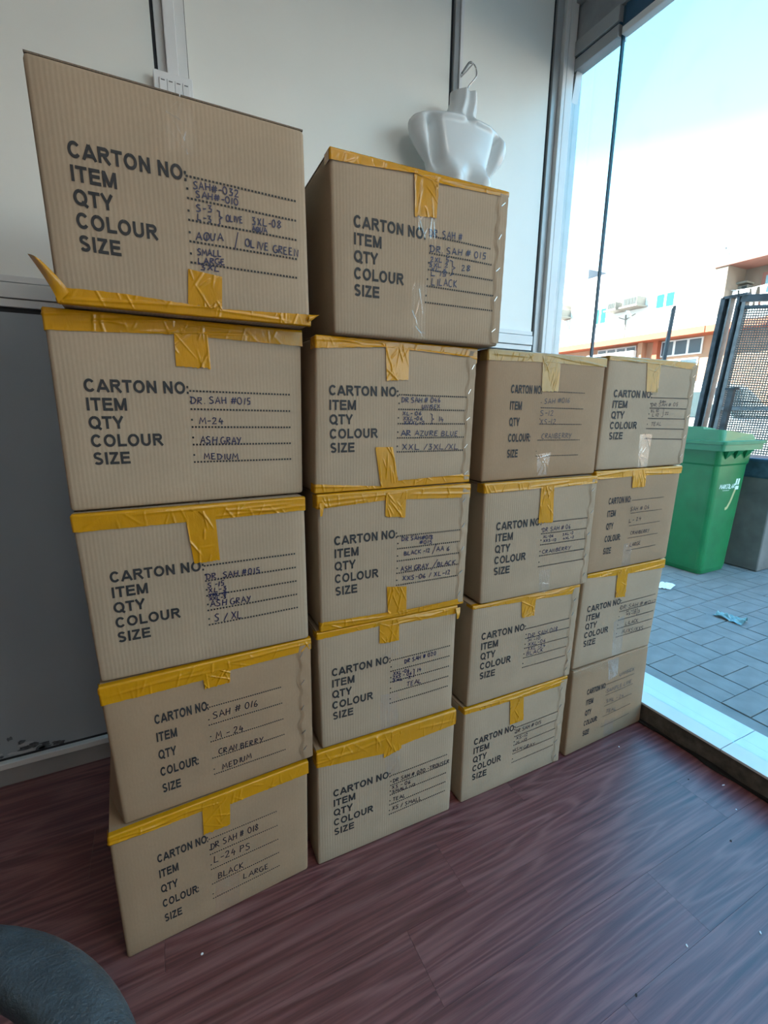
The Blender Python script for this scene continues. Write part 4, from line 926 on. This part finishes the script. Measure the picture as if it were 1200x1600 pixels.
# ------------------------------------------------------------------ parked van beyond the gate
VANW = plain('white_van_paint', (.40, .42, .42), .25, var=.03); VGLASS = plain('dark_van_glass', (.05, .07, .075), .1)
vn = empty('parked_van', (10.6, 6.6, RZ)); tag(vn, 'white van parked across the road, seen through the wire mesh', 'van')
pr = [(-2.0, .35), (2.3, .35), (2.35, .9), (2.3, 1.9), (2.1, 2.02), (-.6, 2.02), (-1.0, 1.92), (-1.65, 1.28), (-2.25, 1.08), (-2.35, .8), (-2.3, .42)]
MB().loft([[(-.85, y, z) for y, z in pr], [(.85, y, z) for y, z in pr]]).build('van_body', VANW, vn, bevel=.03)
MB().hexa([(-.87, -1.52, 1.30), (-.87, -.30, 1.30), (-.84, -.30, 1.30), (-.84, -1.52, 1.30), (-.87, -1.02, 1.78), (-.87, -.30, 1.78), (-.84, -.30, 1.78), (-.84, -1.02, 1.78)]).build('side_window', VGLASS, vn)
MB().hexa([(-.75, -1.66, 1.32), (.75, -1.66, 1.32), (.75, -1.60, 1.30), (-.75, -1.60, 1.30), (-.70, -1.06, 1.87), (.70, -1.06, 1.87), (.70, -1.0, 1.86), (-.70, -1.0, 1.86)]).build('windscreen', VGLASS, vn)
for y in (-1.45, 1.5):
    for x in (-.76, .76): MB().tube([(x-.1, y, .33), (x+.1, y, .33)], .33, 20).build('wheel', BLACKP, vn)

# ================================================================== buildings over the road
WHITEB = plain('white_render', (.80, .79, .76), .8, var=.03, scale=.8); PEACH = plain('peach_render', (.42, .23, .14), .8, var=.1, scale=1.2)
ORANGE = plain('orange_band_paint', (.36, .085, .035), .7, var=.12, scale=2); TANB = plain('tan_render', (.22, .165, .125), .8, var=.12, scale=1.3)
REDB = plain('dusty_red_fascia', (.25, .105, .08), .8, var=.12, scale=2); TEALG = plain('teal_window_glass', (.015, .12, .095), .12, var=.2, scale=1)
CYANG = plain('pale_cyan_window_glass', (.14, .30, .34), .1, var=.2, scale=1); DGLASS = plain('grey_shop_glass', (.06, .08, .095), .12, var=.2, scale=1)
FRAMEW = plain('white_window_frame', (.72, .72, .70), .5); ROOFG = plain('grey_roof_block', (.14, .14, .15), .9); ACM = plain('beige_air_conditioner', (.17, .155, .13), .6)
ACG = plain('dark_grille', (.025, .03, .03), .6); CLOTH = plain('white_laundry', (.80, .80, .79), .9); BALC = plain('brown_balcony_wall', (.22, .11, .07), .85, var=.15, scale=1.5)
BX = 18.0
bd = empty('white_building', (BX, 13.5, RZ)); tag(bd, 'sunlit white building with orange band over shopfronts, across the road', 'building')
def bp(name, mat, x0, x1, y0, y1, z0, z1, par=None, root=bd, base=(BX, 13.5, RZ)):
    return MB().box(x0-base[0], x1-base[0], y0-base[1], y1-base[1], z0-base[2], z1-base[2]).build(name, mat, par or root)
bp('wall', WHITEB, BX, 24, 10.46, 16.65, 4.48, 7.24); bp('wall', WHITEB, BX, 24, 16.65, 17.60, 4.48, 5.26); bp('wall', WHITEB, BX, 24, 16.65, 17.60, 6.50, 7.24)
bp('wall', WHITEB, BX, 24, 17.60, 30, 4.48, 7.24); bp('balcony_wall', BALC, 19.1, 24, 16.65, 17.60, 5.26, 6.50)
bp('orange_band', ORANGE, BX-.18, BX+1, 10.40, 30, 4.25, 4.48); bp('ground_floor_wall', PEACH, BX+.6, 24, 10.40, 30, RZ, 4.25)
bp('pilaster', ORANGE, BX+.35, BX+.6, 12.42, 12.62, RZ, 4.25); bp('pilaster', PEACH, BX+.3, BX+.6, 13.05, 13.25, RZ, 4.25)
def bwin(y0, y1, z0, z1, x, glass, n, root=bd, base=(BX, 13.5, RZ)):
    f = bp('window', FRAMEW, x-.05, x+.04, y0, y1, z0, z1, None, root, base); wd = (y1-y0)/n
    for k in range(n): bp('pane', glass, x-.062, x-.04, y0+k*wd+.05, y0+(k+1)*wd-.05, z0+.05, z1-.05, f, root, base)
bwin(11.70, 12.47, 5.36, 5.93, BX, TEALG, 2); bwin(14.64, 15.32, 5.20, 5.88, BX, TEALG, 2)
bwin(10.82, 12.40, 3.62, 4.22, BX+.6, DGLASS, 3); bwin(10.9, 12.3, 2.2, 3.5, BX+.6, DGLASS, 2); bwin(13.5, 15.4, 3.7, 4.2, BX+.6, DGLASS, 4)
bp('shop_sign', FRAMEW, BX+.1, BX+.3, 13.28, 15.6, 3.45, 3.96)
bp('roof_block', ROOFG, 19.3, 21, 17.0, 17.62, 7.24, 8.1); bp('roof_block', ROOFG, 19.3, 21, 16.05, 16.55, 7.24, 7.62)
bp('balcony_rail', REDB, BX, BX+.06, 16.65, 17.60, 5.70, 5.76)
for k in range(9): bp('baluster', FRAMEW, BX, BX+.04, 16.70+k*.10, 16.74+k*.10, 5.26, 5.70)
for y0, y1, z0, z1 in ((13.86, 14.26, 5.60, 5.88), (12.92, 13.54, 5.60, 5.93), (16.68, 16.95, 5.78, 6.08)):
    f = bp('air_conditioner', ACM, BX-.55, BX+.1, y0, y1, z0, z1)
    for k in range(4): bp('grille', ACG, BX-.56, BX-.548, y0+.03+k*(y1-y0-.06)/4, y0+.01+(k+1)*(y1-y0-.06)/4, z0+.05, z1-.04, f)
    bp('shelf', ACM, BX-.65, BX+.1, y0-.10, y1+.08, z0-.06, z0, f)
drain = MB().tube([(-.08, .14, 4.36), (-.08, .18, 5.31)], .03, 8); drain.tube([(-.08, .17, 5.12), (-.08, -.25, 5.28)], .018, 6); drain.tube([(-.08, .17, 5.12), (-.08, .5, 5.25)], .018, 6)
drain.build('drain_pipe', ACM, bd)
bt = (BX, 6.0, RZ)
tb = empty('tan_building', bt); tag(tb, 'tan building with white balcony railing and red roof fascia, right of the white building', 'building')
def tp(name, mat, *a, par=None): return bp(name, mat, *a, par, tb, bt)
tp('wall', TANB, BX+1.1, 24, -12, 10.44, 4.48, 6.50); tp('side_column', TANB, BX, BX+1.1, 10.02, 10.44, 4.74, 6.40); tp('ground_floor_wall', PEACH, BX+.6, 24, -12, 10.38, RZ, 4.24)
tp('roof_fascia', REDB, BX-.05, 24, -12, 10.44, 6.36, 6.58); tp('balcony_slab', WHITEB, BX-.05, BX+1.1, -12, 10.44, 4.49, 4.73); tp('orange_band', ORANGE, BX-.16, BX+1, -12, 10.38, 4.25, 4.48)
tp('balcony_rail', FRAMEW, BX, BX+.08, -2, 10.02, 5.13, 5.24); tp('balcony_rail', FRAMEW, BX, BX+.08, -2, 10.02, 4.75, 4.80)
for k in range(70): tp('baluster', FRAMEW, BX+.01, BX+.06, 9.92-k*.16, 9.99-k*.16, 4.80, 5.13)
f = tp('window_frame', REDB, BX+1.02, BX+1.12, 8.0, 9.45, 4.9, 6.12); tp('pane', CYANG, BX+.99, BX+1.03, 8.15, 9.32, 5.0, 6.0, par=f)
bwin(10.05, 10.40, 5.2, 5.8, BX+1.1, DGLASS, 2, tb, bt)
f = tp('air_conditioner', ACM, BX+.75, BX+1.15, 9.72, 10.05, 5.50, 5.78); tp('grille', ACG, BX+.74, BX+.752, 9.74, 9.90, 5.53, 5.75, par=f)
tp('canopy', ACM, BX+.6, BX+1.12, 9.70, 10.2, 5.83, 5.88)
MB().tube([(.25, 4.2, 6.5), (.25, 4.22, 6.75), (.25, 4.34, 6.95)], .02, 6).build('roof_pipe', ACM, tb)
ll = MB().tube([(0, .64, -.03), (0, .4, -.06), (0, 0, -.08), (0, -.6, -.05)], .008, 6).build('clothes_line', FRAMEW); ll.location = (BX+.32, 9.35, 5.62)
tag(ll, 'washing line strung along the balcony of the tan building', 'washing line')
for k, (y, wd, ln) in enumerate(((9.86, .14, .34), (9.58, .24, .40), (9.30, .14, .26), (9.02, .22, .36))):
    def cl(s, t, wd=wd, ln=ln, k=k): return (.03*math.sin(s*6+k)+.02*t, (s-.5)*wd*(1+.25*math.sin(t*3+k)), -ln*t)
    m = MB().grid(8, 8, cl); m.grid(8, 8, lambda s, t: tuple(Vector(cl(s, t))+Vector((.012, 0, 0))))
    o = m.build('laundry', CLOTH); o.location = (BX+.32, y, 5.55)
    tag(o, ['white towel hanging leftmost on the balcony washing line', 'wide white shirt hanging second on the balcony washing line', 'narrow white garment hanging third on the balcony washing line', 'white cloth hanging rightmost on the balcony washing line'][k], 'laundry', 'laundry on the balcony')
